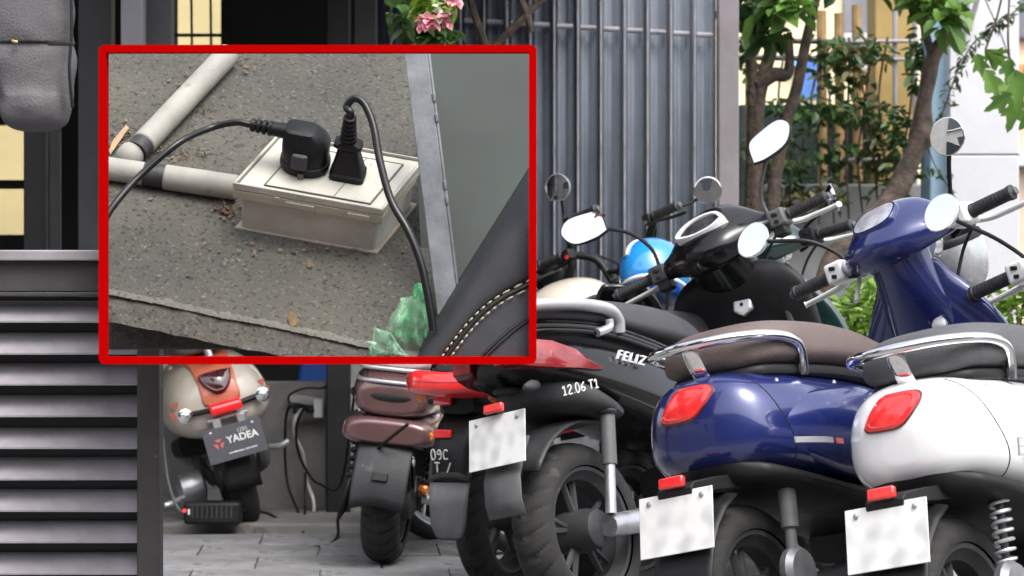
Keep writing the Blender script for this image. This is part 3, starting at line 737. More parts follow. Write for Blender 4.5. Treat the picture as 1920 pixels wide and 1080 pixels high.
DIG = {'0': [[(0, .5), (.1, .95), (.35, 1), (.5, .5), (.4, .05), (.12, 0), (0, .5)]], '1': [[(.05, .75), (.28, 1), (.28, 0)], [(.05, 0), (.5, 0)]], '2': [[(0, .8), (.25, 1), (.48, .75), (.05, .02), (.55, 0)]],
       '6': [[(.45, .98), (.1, .6), (.02, .2), (.28, 0), (.5, .25), (.3, .48), (.06, .3)]], '9': [[(.45, .7), (.25, 1), (.02, .72), (.25, .5), (.47, .75), (.42, .2), (.2, 0)]], 'T': [[(0, 1), (.6, 1)], [(.3, 1), (.28, 0)]],
       'C': [[(.5, .9), (.2, 1), (0, .5), (.15, .05), (.5, .1)]], '.': [[(.1, .0), (.16, .04)]], 'Y': [[(0, 1), (.25, .5)], [(.5, 1), (.25, .5), (.22, 0)]], '/': [[(0, 0), (.45, 1)]]}
def scrawl(txt, adv=.72):
    out = []; x = 0
    for ch in txt:
        if ch == ' ': x += .35; continue
        out += [[(a + x, b) for a, b in p] for p in DIG[ch]]; x += .3 if ch == '.' else adv
    return out

# ---------------------------------------------------------------- round-bodied retro scooter (blue, white, dark green)
def retro(label, m, paint, seat_m, hbar, switch_m, group=None, glyph=None, plate_on=True, mir_back=None, badge=None, mirrors=True):
    t = empty('scooter', mtx=m); tag(t, label, 'scooter', group)
    hb = M.Translation((.92, 0, 1.02)) @ M.Rotation(R(hbar[0]), 4, 'Z') @ M.Rotation(R(hbar[1]), 4, 'X') @ M.Translation((-.92, 0, -1.02))
    # wheels and running gear
    wheel(t, (0, 0, .215), .215, .105, dgrey); wheel(t, (1.27, .0, .215), .215, .1, dgrey)
    MB().tube([(.42, -.085, .26), (.2, -.1, .235), (0, -.1, .215)], [.036, .03, .026], 10).build('swingarm', dgrey, t)
    MB().lathe([(.018, 0), (.052, .004), (.055, .02), (.045, .034), (.02, .038)], (0.015, -.115, .265), (0, -1, 0), 24).build('hub_cover', mat('dull_grey_metal', (.2, .2, .21), .45, .6, var=.2, vs_=20), t)
    for s_ in (-1, 1):
        if glyph: spring(t, (.06, s_ * .118, .49), (.03, s_ * .118, .27), .02, .004, 8, silverpl, dgrey)
        else: MB().tube([(.055, s_ * .118, .49), (.035, s_ * .118, .36), (.034, s_ * .118, .355), (.02, s_ * .118, .255)], [.02, .02, .013, .013], 14, 0).build('shock_absorber', mgrey, t)
    sf = lambda x: x + .085 * min(1, max(0, 1 - (x + .19) / .36))      # keeps the tail short
    # rear mudguard, lower trim
    mg = []
    for k in range(13):
        a = R(20 + k * 13); rr = .245
        p = V((-rr * math.sin(a) * .95, 0, .215 + rr * math.cos(a)))
        mg.append([p + V((0, y, .012 * (1 - (y / .075) ** 2))) for y in (-.075, -.06, -.03, 0, .03, .06, .075)])
    MB().loft(mg[:10], False, False).build('rear_mudguard', blk, t, solid=.004)
    body = dense([(-.185, .035, .615, .545), (-.172, .085, .655, .52), (-.14, .125, .695, .50), (-.09, .155, .712, .487), (0, .182, .714, .465), (.12, .198, .71, .44), (.26, .195, .70, .415), (.4, .175, .69, .39), (.52, .145, .68, .35), (.6, .11, .67, .33)], 4)
    body = [(sf(x), hw, zt, zb) for x, hw, zt, zb in body]
    rb = MB().loft([sring(x, hw, zt, zb, 2.7, 36, k=.12) for x, hw, zt, zb in body]).build('rear_body', paint, t, smooth=60, sub=1)
    for s_ in (-1, 1):          # bulging side cowls
        cw = dense([(-.15, .008, .585, .575), (-.09, .03, .61, .54), (0, .045, .63, .505), (.1, .052, .645, .475), (.22, .052, .65, .445), (.33, .042, .65, .43), (.44, .015, .63, .46)], 4)
        MB().loft([[V((sf(x), s_ * (.098 + .075 * math.sin(max(0, min(1, (x + .15) / .59)) ** .8 * math.pi * .62)) + p.y, p.z)) for p in sring(x, hw, zt, zb, 2.1, 24)] for x, hw, zt, zb in cw]).build('side_cowl', paint, t, smooth=60, sub=1)
    MB().loft([sring(x + .012, hw * (.55 + .41 * min(1, i / 9)), zb + .022, zb - .032 * min(1, (i + 1) / 6), 3, 24) for i, (x, hw, zt, zb) in enumerate(body[1:])]).build('lower_trim', blk, t)
    MB().loft([sring(x, hw * .93, zt - .0 + .018, zt - .02, 3.5, 24) for x, hw, zt, zb in dense([(.0, .06, .70, 0), (.03, .12, .705, 0), (.1, .145, .702, 0), (.3, .142, .695, 0), (.5, .12, .68, 0), (.64, .09, .668, 0)], 3)]).build('seat_base', blk, t)
    st = dense([(-.098, .03, .765, .735), (-.085, .075, .788, .722), (-.05, .118, .806, .712), (.02, .14, .816, .71), (.15, .15, .822, .706), (.32, .148, .815, .70), (.46, .138, .797, .69), (.56, .122, .775, .684), (.64, .105, .76, .676), (.70, .08, .748, .672), (.73, .04, .732, .68)], 4)
    st = [(sf(x) + .015 * (x < 0), hw, zt, zb) for x, hw, zt, zb in st]
    so = MB().loft([sring(x, hw, zt, zb, 3.2, 32, k=.1) for x, hw, zt, zb in st]).build('seat', seat_m, t, smooth=60, sub=1)
    # rail and bracket
    rp = [(.155, -.143, .685), (.152, -.15, .72), (.125, -.157, .752), (.06, -.157, .768), (-.03, -.145, .775), (-.1, -.1, .778), (-.135, -.035, .778)]
    rp = [(sf(x), y, z) for x, y, z in rp]
    MB().tube(rp + [(x, -y, z) for x, y, z in rp[::-1]], .0115, 12, 6).build('grab_rail', chrome, t)
    MB().tube([(-.062, -.01, .782), (-.066, -.01, .765), (-.055, -.01, .735), (-.035, -.01, .705), (-.02, -.01, .69)], .021, 12, 5, flat=.28, up=(1, 0, 0)).build('rail_bracket', chrome, t)
    # tail lamp wrapped round the tail
    bs_ = surf(rb)
    ol = [(-1, y, z) for y, z in ((.074, .630), (.055, .660), (.030, .684), (-.010, .687), (-.046, .684), (-.057, .672), (-.046, .650), (-.016, .622), (.020, .617), (.064, .620))]
    tl_ = applique('tail_lamp', bs_, ol, (1, 0, 0), [(1.07, -.004), (1.07, .003), (1.0, .004)], darkred, t, 4)
    applique('lamp_lens', bs_, ol, (1, 0, 0), [(1.0, .0035), (.97, .0075), (.8, .010), (.76, .0085), (.4, .010), (.05, .0105)], redlens, tl_, 4, smooth=25)
    for s_ in (-1, 1):          # shut lines and a screw
        seam_line('shut_line', bs_, [(-.02, s_, .70), (.0, s_, .62), (.03, s_, .52), (.05, s_, .46)][::1], (0, -s_, 0), .0016, blk, t)
    for x, z in ((.05, .675), (.30, .665)):
        h, nn = hit(bs_, (x, -1, z), (0, 1, 0))
        if h is not None: MB().lathe([(.0055, -.002), (.0055, .0012), (.003, .0018)], h, (0, -1, .2), 10).build('screw', silverpl, t)
    # plate, reflector, bracket
    if plate_on:
        MB().loft([[V((x, s_ * hw, z)) for s_, z in ((-1, zb), (1, zb), (1, zt), (-1, zt))] for x, hw, zt, zb in ((-.0, .06, .49, .46), (-.12, .055, .49, .46), (-.185, .045, .485, .46), (-.2, .045, .475, .33))]).build('plate_bracket', blk, t, bevel=.006)
        plate(t, (-.212, 0, .405), 14, .19, .132)
        MB().box((-.203, 0, .49), (.016, .062, .024), rot('Y', 14)).build('reflector', redlens, t, bevel=.004)
    if badge:                                       # small silver badge low on the side, its lettering not legible
        vv = [V((-.06 + .19 * i / 10, -.2275 - .012 * math.sin(i / 10 * math.pi), .535 - .012 * i / 10)) for i in range(11)]
        MB().loft([[p + V((0, 0, -.007)), p + V((0, -.003, -.006)), p + V((0, -.003, .006)), p + V((0, 0, .007))] for p in vv[:8]]).build('badge', silverpl, t)
        MB().loft([[p + V((0, 0, -.007)), p + V((0, -.003, -.006)), p + V((0, -.003, .006)), p + V((0, 0, .007))] for p in vv[8:]]).build('badge_tip', redlens, t)
    # floor, leg shield, steering column
    MB().loft([sring(x, hw, zt, zb, 4, 24) for x, hw, zt, zb in dense([(.48, .12, .36, .27), (.6, .16, .34, .26), (.85, .165, .33, .26), (1.02, .15, .37, .27)], 3)]).build('floorboard', blk, t)
    rows = dense([(.27, 1.04, .14, .01), (.4, 1.06, .19, .015), (.55, 1.055, .225, .0), (.68, 1.03, .225, -.03), (.78, 1.0, .2, -.05), (.86, .97, .155, -.06), (.92, .945, .105, -.06), (.97, .925, .075, -.05)], 3)
    MB().loft([[V((xc - cv_ * (abs(s_) ** 2.2) * .9, hw * s_, z)) for s_ in [-1 + i / 7 for i in range(15)]] for z, xc, hw, cv_ in rows], False, False).build('leg_shield', paint, t, solid=.03, sub=1)
    MB().loft([[V((xc + rx * math.cos(a), ry * math.sin(a), z)) for a in [2 * math.pi * i / 20 for i in range(20)]] for z, xc, rx, ry in dense([(.76, 1.02, .03, .10), (.84, .985, .045, .095), (.90, .96, .058, .086), (.96, .94, .072, .08), (1.02, .925, .085, .08)], 3)]).build('steering_column', paint, t, sub=1)
    MB().lathe([(.02, 0), (.02, .01), (.012, .014)], (.965, -.06, .80), (-1, 0, .2), 16).build('key_lock', silverpl, t)
    MB().tube([(.935, .0, .70), (.90, 0, .69), (.89, 0, .715)], .006, 8).build('bag_hook', chrome, t)
    for s_ in (-1, 1): MB().tube([(1.27, s_ * .075, .215), (1.17, s_ * .07, .5), (1.08, s_ * .04, .62)], [.02, .02], 8).build('fork', dgrey, t)
    fm = [[V((1.27 + .25 * math.cos(a), y, .215 + .25 * math.sin(a) + .015 * (1 - (y / .07) ** 2))) for y in (-.07, -.05, 0, .05, .07)] for a in [R(20 + 13 * k) for k in range(12)]]
    MB().loft(fm, False, False).build('front_mudguard', paint, t, solid=.006)
    # handlebar cowl with dial
    cowl = dense([(-.19, .945, 1.016, .018, .018), (-.155, .94, 1.018, .034, .026), (-.115, .925, 1.03, .066, .04), (-.07, .912, 1.038, .092, .05), (0, .905, 1.042, .102, .055), (.07, .912, 1.038, .092, .05), (.115, .925, 1.03, .066, .04), (.155, .94, 1.018, .034, .026), (.19, .945, 1.016, .018, .018)], 4)
    MB().loft([yring(y, cx, cz, rx, rz, 2.7, 28, R(40)) for y, cx, cz, rx, rz in cowl]).xf(hb).build('handlebar_cowl', paint, t, smooth=60, sub=1)
    dn = V((-math.sin(R(42)), 0, math.cos(R(42)))); dc = V((.905, 0, 1.042)) + dn * .0555; ds = V((0, 1, 0)); du = V((dn.z, 0, -dn.x))
    P = lambda k, h: [dc + ds * .058 * k * math.copysign(abs(math.cos(a)) ** .7, math.cos(a)) + du * .042 * k * math.copysign(abs(math.sin(a)) ** .7, math.sin(a)) + dn * h for a in [2 * math.pi * i / 28 for i in range(28)]]
    dl = MB().loft([P(1.14, -.02), P(1.14, -.002), P(1.08, .004), P(1.0, .004)]).xf(hb).build('dial_bezel', paint, t)
    MB().loft([P(1.0, .0045), P(.6, .007), P(.05, .008)]).xf(hb).build('dial_glass', mat('dial_glass', (.36, .36, .4), .1, coat=1, var=.3, vs_=18), dl)
    MB().lathe([(.03, 0), (.062, .01), (.07, .03), (.06, .05), (.03, .06)], (1.0, 0, 1.02), (1, 0, 0), 24).xf(hb).build('headlamp', clear, t)
    for s_ in (-1, 1):
        switchbox(t, hb, s_ * .192, .945, 1.016, switch_m)
        grip(t, hb, s_ * .218, s_ * .345, .945, 1.016, whitepl)
        MB().tube([(.955, s_ * .17, 1.02), (.985, s_ * .15, 1.0), (.99, s_ * .12, .99)], .008, 8).xf(hb).build('cable_guide', blk, t)
    for s_ in (-1, 1):
        MB().tube([(.985, s_ * .2, 1.0), (1.03, s_ * .16, 1.0), (1.05, s_ * .1, .96), (1.03, s_ * .06, .88)], .0045, 6, 6).xf(hb).build('brake_hose', blk, t)
    MB().tube([(.96, .15, 1.0), (.955, .155, .975), (.935, .16, .945), (.93, .16, .93)], [.007, .006, .008], 8, flat=.6).xf(hb).build('choke_lever', whitepl, t)
    nr = V((-1, -.05, .42))
    if not mirrors:
        disc_mirror(t, hb, (.86, -.345, 1.1), V((.5, -.8, .1)), .045, chrome, [V((.94, -.165, 1.03)), V((.93, -.19, 1.05)), V((.90, -.28, 1.08))], blk)
    else: disc_mirror(t, hb, (.83, -.29, 1.178), V((-1, -.05, .04)), .045, mir_back or chrome, [V((.94, -.165, 1.03)), V((.935, -.18, 1.06)), V((.88, -.24, 1.13))], blk)
    if glyph: disc_mirror(t, hb, (.70, .205, 1.172), nr, .047, chrome, [V((.945, .165, 1.03)), V((.94, .185, 1.065)), V((.88, .2, 1.11)), V((.78, .205, 1.145))], blk)
    elif mirrors: disc_mirror(t, hb, (.85, .35, 1.165), nr, .047, mir_back or chrome, [V((.945, .165, 1.03)), V((.945, .185, 1.065)), V((.90, .22, 1.11)), V((.87, .29, 1.14))], blk)
    if glyph: put_text('letter_badge', glyph, .055, frame_m((-.03, -.232, .535), (1, 0, -.05), (0, -.1, 1)), silverpl, t, ext=.002)
    return t

BLUE = pose(.5414, 5.7048, 38, 12); WHITE = pose(.9421, 5.4143, 38, 12)
retro('deep blue scooter with brown seat, chrome rail and round mirrors', BLUE, bluep, seatbrown, (-4, -9), whitepl, 'scooters parked in a row', badge=True)
retro('white scooter with charcoal seat at the right edge', WHITE, whitep, seatgrey, (-4, -9), whitepl, 'scooters parked in a row', glyph='E')
retro('dark green scooter mostly hidden behind the black scooter', pose(.36, 7.75, 38, 10), greenp, seatblack, (2, -4), blk, 'scooters parked in a row', mirrors=False)

# ---------------------------------------------------------------- black scooter with red side lamps
def sporty():
    t = empty('scooter', mtx=pose(.2157, 7.09, 38, 12)); tag(t, 'glossy black scooter with dark red side lamps and handwritten white marks', 'scooter', 'scooters parked in a row')
    hb = M.Translation((.92, 0, 1.03)) @ M.Rotation(R(12), 4, 'Z') @ M.Rotation(R(-12), 4, 'X') @ M.Translation((-.92, 0, -1.03))
    wheel(t, (0, 0, .24), .24, .12, dgrey); wheel(t, (1.32, 0, .24), .24, .1, dgrey)
    MB().tube([(.45, -.09, .3), (.2, -.11, .25), (-.01, -.11, .24)], [.04, .034, .03], 10).build('swingarm', alu, t)
    for s_ in (-1, 1):
        o = MB().tube([(.055, s_ * .125, .57), (.02, s_ * .125, .40)], .021, 14, 0).build('shock_absorber', mgrey, t)
        MB().tube([(.025, s_ * .125, .42), (-.01, s_ * .125, .27)], .015, 14, 0).build('shock_rod', alu, o)
        MB().lathe([(.026, -.006), (.03, 0), (.026, .006)], (.045, s_ * .125, .54), (.2, 0, 1), 16).build('shock_collar', dgrey, o)
    # side shell: high at the tail, falling forward
    sec = dense([(-.27, .05, .745, .705), (-.24, .09, .755, .675), (-.17, .13, .752, .645), (-.05, .155, .748, .61), (.1, .17, .728, .565), (.25, .172, .695, .52), (.4, .165, .655, .47), (.52, .14, .615, .44), (.6, .11, .58, .40)], 4)
    rb = MB().loft([sring(x, hw, zt, zb, 4.0, 32, k=.1) for x, hw, zt, zb in sec]).build('rear_body', blkgloss, t, sub=1)
    for s_ in (-1, 1):          # ribbed upper trim between shell and seat
        for dz, o_ in ((.012, 0), (.026, -.006), (.040, -.012)):
            MB().tube([(-.25, s_ * (.095 + o_), (.752 + dz)), (-.15, s_ * (.135 + o_), .752 + dz), (.05, s_ * (.153 + o_), .736 + dz), (.25, s_ * (.158 + o_), .692 + dz), (.45, s_ * (.15 + o_), .637 + dz)], .0065, 8, 6).build('trim_strip', blkgloss if dz != .026 else dgrey, t)
    MB().loft([sring(x, hw, zt, zb, 3.4, 24) for x, hw, zt, zb in dense([(-.24, .06, .79, .73), (-.1, .12, .79, .72), (.1, .135, .765, .69), (.3, .135, .73, .64), (.5, .12, .70, .6), (.6, .1, .68, .56)], 3)]).build('seat_base', blk, t)
    st = dense([(-.30, .03, .835, .80), (-.28, .08, .85, .79), (-.2, .12, .862, .785), (-.05, .14, .862, .778), (.1, .148, .858, .765), (.26, .15, .85, .735), (.4, .145, .835, .715), (.5, .135, .812, .70), (.58, .115, .78, .69), (.65, .09, .745, .68), (.685, .05, .72, .68)], 4)
    MB().loft([sring(x, hw, zt, zb, 3.2, 32, k=.12) for x, hw, zt, zb in st]).build('seat', seatblack, t, sub=1)
    rl = [(.125, -.152, .752), (.118, -.16, .785), (.075, -.166, .812), (-.03, -.166, .825), (-.16, -.16, .83), (-.26, -.13, .828), (-.32, -.06, .825)]
    MB().tube(rl + [(x, -y, z) for x, y, z in rl[::-1]], .02, 12, 6, flat=.85).build('grab_rail', mat('pale_silver_plastic', (.42, .42, .44), .35, .3, var=.08), t)
    MB().tube([(.02, -.158, .75), (.07, -.162, .762), (.075, -.164, .785)], .012, 8).build('rail_foot', silverpl, t)
    # dark red lamps, wedge on each side joined round the tail
    for s_ in (-1, 1):
        def yy(x): return s_ * (.085 + .075 * min(1, max(0, (x + .27) / .16)) ** .6 + .012 * max(0, x + .1) + .006)
        top = [(-.285, .742), (-.24, .748), (-.17, .735), (-.10, .708), (-.04, .675), (.005, .652)]; bot = [(-.295, .69), (-.25, .675), (-.17, .662), (-.10, .655), (-.04, .650), (.005, .650)]
        rings = [[V((a, yy(a), z1)), V((a, yy(a) + s_ * .012, (z1 * .6 + z2 * .4))), V((b, yy(b) + s_ * .008, z2)), V((b, yy(b) - s_ * .05, z2)), V((a, yy(a) - s_ * .05, z1))] for (a, z1), (b, z2) in zip(top, bot)]
        MB().loft(rings).build('side_lamp', mat('smoked_red_lens', (.22, .012, .015), .14, coat=1, var=.2, vs_=25), t, smooth=30, bevel=.003)
    # grey under-tail and mudguard
    ut = dense([(-.15, .04, .635, .60), (-.135, .085, .645, .58), (-.09, .135, .645, .555), (-.03, .158, .625, .545), (.06, .15, .585, .53), (.12, .13, .56, .52)], 3)
    MB().loft([sring(x, hw, zt, zb, 3.2, 28) for x, hw, zt, zb in ut]).build('under_tail', dgrey, t)
    mg = [[V((-.285 * math.sin(a) - .0, y, .24 + .285 * math.cos(a) + .012 * (1 - (y / .085) ** 2))) for y in (-.085, -.07, -.03, 0, .03, .07, .085)] for a in [R(-15 + 7 * k) for k in range(11)]]
    MB().loft(mg, False, False).build('rear_mudguard', dgrey, t, solid=.006)
    MB().loft([[V((x, y, z)) for y in (-.06, 0, .06)] for x, z in ((-.22, .50), (-.262, .44), (-.285, .40), (-.295, .34), (-.288, .30))], False, False).build('mud_flap', mgrey, t, solid=.006)
    MB().tube([(-.21, -.10, .625), (-.25, -.12, .622), (-.285, -.135, .618), (-.31, -.14, .616)], [.014, .016, .013, .006], 10, 5).build('indicator', dgrey, t)
    MB().tube([(-.12, .02, .635), (-.16, .025, .634), (-.195, .03, .632), (-.22, .03, .63)], [.014, .016, .013, .006], 10, 5).build('indicator', dgrey, t)
    plate(t, (-.28, 0, .50), 14)
    MB().box((-.272, 0, .585), (.016, .062, .024), rot('Y', 14)).build('reflector', redlens, t, bevel=.004)
    strokes('handwritten_mark', scrawl('12.06 T1'), (-.165, -.150, .588), (1, -.45, .10), (0, 0, 1), .023, .0021, wpaint, t)
    put_text('letter_badge', 'FELIZ', .038, frame_m((.125, -.1755, .676), (1, -.05, -.20), (-.1, -.12, 1)), mat('bright_badge', (.85, .85, .86), .25, .3), t, ext=.004, shear=.35, space=1.35)
    # front
    MB().loft([sring(x, hw, zt, zb, 4, 24) for x, hw, zt, zb in dense([(.5, .13, .40, .29), (.65, .17, .37, .28), (.88, .17, .36, .28), (1.05, .15, .42, .3)], 3)]).build('floorboard', blk, t)
    rows = dense([(.3, 1.04, .15, .02), (.45, 1.05, .2, .02), (.6, 1.03, .245, .0), (.72, 1.0, .25, -.02), (.82, .97, .248, -.03), (.885, .945, .235, -.04), (.925, .935, .20, -.045), (.948, .93, .15, -.05), (.958, .925, .09, -.05)], 3)
    MB().loft([[V((xc - cv_ * (abs(s_) ** 2.2), hw * s_, z)) for s_ in [-1 + i / 7 for i in range(15)]] for z, xc, hw, cv_ in rows], False, False).build('leg_shield', blk, t, solid=.03, sub=1)
    MB().loft([[V((xc + rx * math.cos(a), ry * math.sin(a), z)) for a in [2 * math.pi * i / 20 for i in range(20)]] for z, xc, rx, ry in dense([(.88, .985, .045, .09), (.93, .955, .07, .105), (.98, .93, .095, .11), (1.03, .92, .11, .105)], 3)]).build('steering_column', blkgloss, t, sub=1)
    kc = V((.945, -.035, .845)); kn = V((-1, -.05, .22)).normalized()
    kl = MB().lathe([(.036, -.01), (.036, .004), (.03, .008)], kc, kn, 6).build('key_lock', silverpl, t, bevel=.004, smooth=20)
    MB().lathe([(.006, .008), (.006, .0095)], kc, kn, 10).build('key_hole', blk, kl)
    MB().tube([(.97, .12, .80), (.94, .13, .775), (.93, .10, .765), (.93, .04, .765)], .010, 8).build('bag_hook', blk, t)
    MB().tube([(.98, -.16, .80), (.97, -.175, .75), (.955, -.185, .735)], [.01, .014, .02], 8).build('bag_hook', blk, t)
    for s_ in (-1, 1): MB().tube([(1.32, s_ * .08, .24), (1.2, s_ * .075, .55), (1.06, s_ * .05, .7)], .022, 8).build('fork', dgrey, t)
    fm = [[V((1.32 + .275 * math.cos(a), y, .24 + .275 * math.sin(a) + .015 * (1 - (y / .07) ** 2))) for y in (-.07, -.05, 0, .05, .07)] for a in [R(20 + 13 * k) for k in range(12)]]
    MB().loft(fm, False, False).build('front_mudguard', blkgloss, t, solid=.006)
    cowl = dense([(-.2, .935, 1.03, .022, .02), (-.155, .93, 1.035, .045, .032), (-.11, .915, 1.045, .085, .048), (-.06, .90, 1.05, .122, .06), (0, .895, 1.052, .135, .064), (.06, .90, 1.05, .122, .06), (.11, .915, 1.045, .085, .048), (.155, .93, 1.035, .045, .032), (.2, .935, 1.03, .022, .02)], 4)
    MB().loft([yring(y, cx, cz, rx, rz, 2.6, 28, R(38)) for y, cx, cz, rx, rz in cowl]).xf(hb).build('handlebar_cowl', blkgloss, t, sub=1)
    dn = V((-math.sin(R(44)), 0, math.cos(R(44)))); dc = V((.882, 0, 1.042)) + dn * .0655; ds = V((0, 1, 0)); du = V((dn.z, 0, -dn.x))
    ol = catmull([V((a, b, 0)) for a, b in ((-.088, -.01), (-.06, .034), (0, .05), (.06, .034), (.088, -.01), (.05, -.035), (0, -.043), (-.05, -.035), (-.088, -.01))], 4)[:-1]
    P = lambda k, h: [dc + ds * p.x * k + du * p.y * k + dn * h for p in ol]
    bz = MB().loft([P(.97, -.05), P(.97, .002), P(.93, .008), P(.80, .008), P(.76, .001)], False).xf(hb).build('dial_bezel', whitepl, t)
    MB().loft([P(.79, .003), P(.5, .006), P(.05, .007)]).xf(hb).build('dial_glass', mat('dark_dial_glass', (.05, .05, .055), .1, coat=1, var=.5, vs_=22), bz)
    for s_ in (-1, 1):
        switchbox(t, hb, s_ * .205, .935, 1.03, mgrey if s_ < 0 else dgrey)
        MB().box((.935, s_ * .2, .995), (.05, .04, .04)).xf(hb).build('lever_clamp', blk, t, bevel=.006)
        grip(t, hb, s_ * .235, s_ * .365, .935, 1.03, whitepl)
    for s_ in (-1, 1):
        MB().tube([(.97, s_ * .2, 1.02), (1.02, s_ * .17, 1.02), (1.05, s_ * .1, .98), (1.02, s_ * .05, .9)], .005, 6, 6).xf(hb).build('brake_hose', blk, t)
    ol2 = ((-.07, -.03), (-.05, .035), (.0, .046), (.06, .04), (.08, .0), (.04, -.045), (-.03, -.045))
    nr = V((-1, -.05, .42))
    shaped_mirror(t, hb, (.86, -.285, 1.235), nr, (0, -1, .35), (0, 0, 1), ol2, blk, [V((.93, -.18, 1.05)), V((.92, -.18, 1.10)), V((.89, -.215, 1.15))], mgrey)
    shaped_mirror(t, hb, (.86, .35, 1.245), V((-1, -.1, .36)), (0, 1, .12), (0, 0, 1), ol2, blk, [V((.93, .2, 1.05)), V((.925, .2, 1.11)), V((.905, .23, 1.17)), V((.88, .28, 1.21))], blk)
    MB().lathe([(.03, 0), (.06, .01), (.07, .03), (.03, .05)], (1.03, 0, 1.04), (1, 0, 0), 24).xf(hb).build('headlamp', clear, t)
sporty()

# ---------------------------------------------------------------- rose-brown scooter (rear seen below the frame)
def rose():
    t = empty('scooter', mtx=pose(-.418, 8.57, 6, -6)); tag(t, 'rose brown scooter with black rear mudguard beside the pale pillar', 'scooter', 'scooters parked in a row')
    wheel(t, (0, 0, .2), .2, .125, dgrey); wheel(t, (1.2, 0, .2), .2, .095, dgrey)
    sec = dense([(-.20, .10, .455, .405), (-.192, .128, .47, .395), (-.15, .148, .482, .385), (-.05, .158, .49, .38), (.1, .165, .50, .38), (.3, .155, .52, .38), (.5, .13, .53, .35)], 4)
    MB().loft([sring(x, hw, zt, zb, 3.4, 32, k=.05) for x, hw, zt, zb in sec]).build('lower_body', rosep, t, sub=1)
    sec = dense([(-.19, .085, .565, .50), (-.178, .11, .595, .485), (-.13, .125, .612, .475), (0, .14, .64, .475), (.2, .15, .66, .475), (.45, .12, .65, .475)], 4)
    MB().loft([sring(x, hw, zt, zb, 3, 32) for x, hw, zt, zb in sec]).build('upper_body', rosep, t, sub=1)
    MB().tube([(-.10, -.132, .545), (-.165, -.1, .543), (-.185, 0, .541), (-.165, .1, .543), (-.10, .132, .545)], .012, 8, 6, flat=1.2).build('dark_groove', blk, t)
    MB().loft([sring(x, hw, zt, zb, 3.2, 28) for x, hw, zt, zb in dense([(-.13, .05, .67, .64), (-.11, .1, .70, .63), (0, .14, .73, .635), (.3, .145, .745, .65), (.55, .11, .73, .65), (.62, .06, .71, .66)], 4)]).build('seat', mat('pale_pink_vinyl', (.55, .42, .43), .5, var=.08, bump=.2, bs=200), t, sub=1)
    for z, dx in ((.632, 0), (.59, .01)):
        r_ = [(.0, -.13, z), (-.10, -.12, z), (-.185 + dx, -.09, z), (-.205 + dx, 0, z)]
        MB().tube(r_ + [(x, -y, zz) for x, y, zz in r_[-2::-1]], .0065, 10, 5).build('rear_rail', silverpl, t)
    # mudguard
    mg = [[V((-.25 * math.sin(a), y, .2 + .25 * math.cos(a) + .015 * (1 - (y / .085) ** 2))) for y in (-.088, -.08, -.055, -.02, 0, .02, .055, .08, .088)] for a in [R(5 + 8 * k) for k in range(12)]]
    g_ = MB().loft(mg, False, False).build('rear_mudguard', mat('dusty_black_plastic', (.017, .018, .021), .55, var=.2, vs_=8, bump=.1, bs=100, wear=((.06, .06, .06), 12, .6)), t, solid=.006)
    MB().loft([[V((-.2, .085, .30)), V((-.23, .10, .27))], [V((-.2, .1, .18)), V((-.24, .12, .14))]], False, False).build('mud_flap', blk, t, solid=.005)
    MB().box((-.243, 0, .295), (.012, .05, .028), rot('Y', 15)).build('mount_slot', steel_dark, g_, bevel=.003)
    strokes('handwritten_mark', scrawl('2012'), (-.19, -.0905, .345), (1, 0, -.3), (0, 0, 1), .02, .0016, wpaint, t)
    MB().lathe([(.018, 0), (.02, .01), (.012, .018)], (-.165, -.125, .43), (-.9, -.4, 0), 12).build('amber_reflector', amber, t)
    MB().lathe([(.016, 0), (.016, .02), (.01, .026)], (-.02, -.105, .25), (-.6, -.8, 0), 12).build('amber_reflector', amber, t)
    MB().tube([(.35, -.09, .25), (0, -.09, .2)], .024, 8, 0).build('swingarm', dgrey, t)
    for s_ in (-1, 1): spring(t, (.03, s_ * .12, .48), (0, s_ * .12, .22), .022, .005, 7, dgrey, blk)
    MB().loft([sring(x, hw, zt, zb, 4, 20) for x, hw, zt, zb in ((.45, .14, .34, .25), (.7, .16, .32, .25), (1., .14, .36, .25))]).build('floorboard', blk, t)
    MB().loft([[V((xc - .06 * abs(s_) ** 2, hw * s_, z)) for s_ in [-1 + i / 5 for i in range(11)]] for z, xc, hw in ((.28, 1.0, .14), (.5, 1.03, .2), (.7, 1.0, .2), (.85, .96, .12), (.92, .94, .07))], False, False).build('leg_shield', rosep, t, solid=.03, sub=1)
rose()

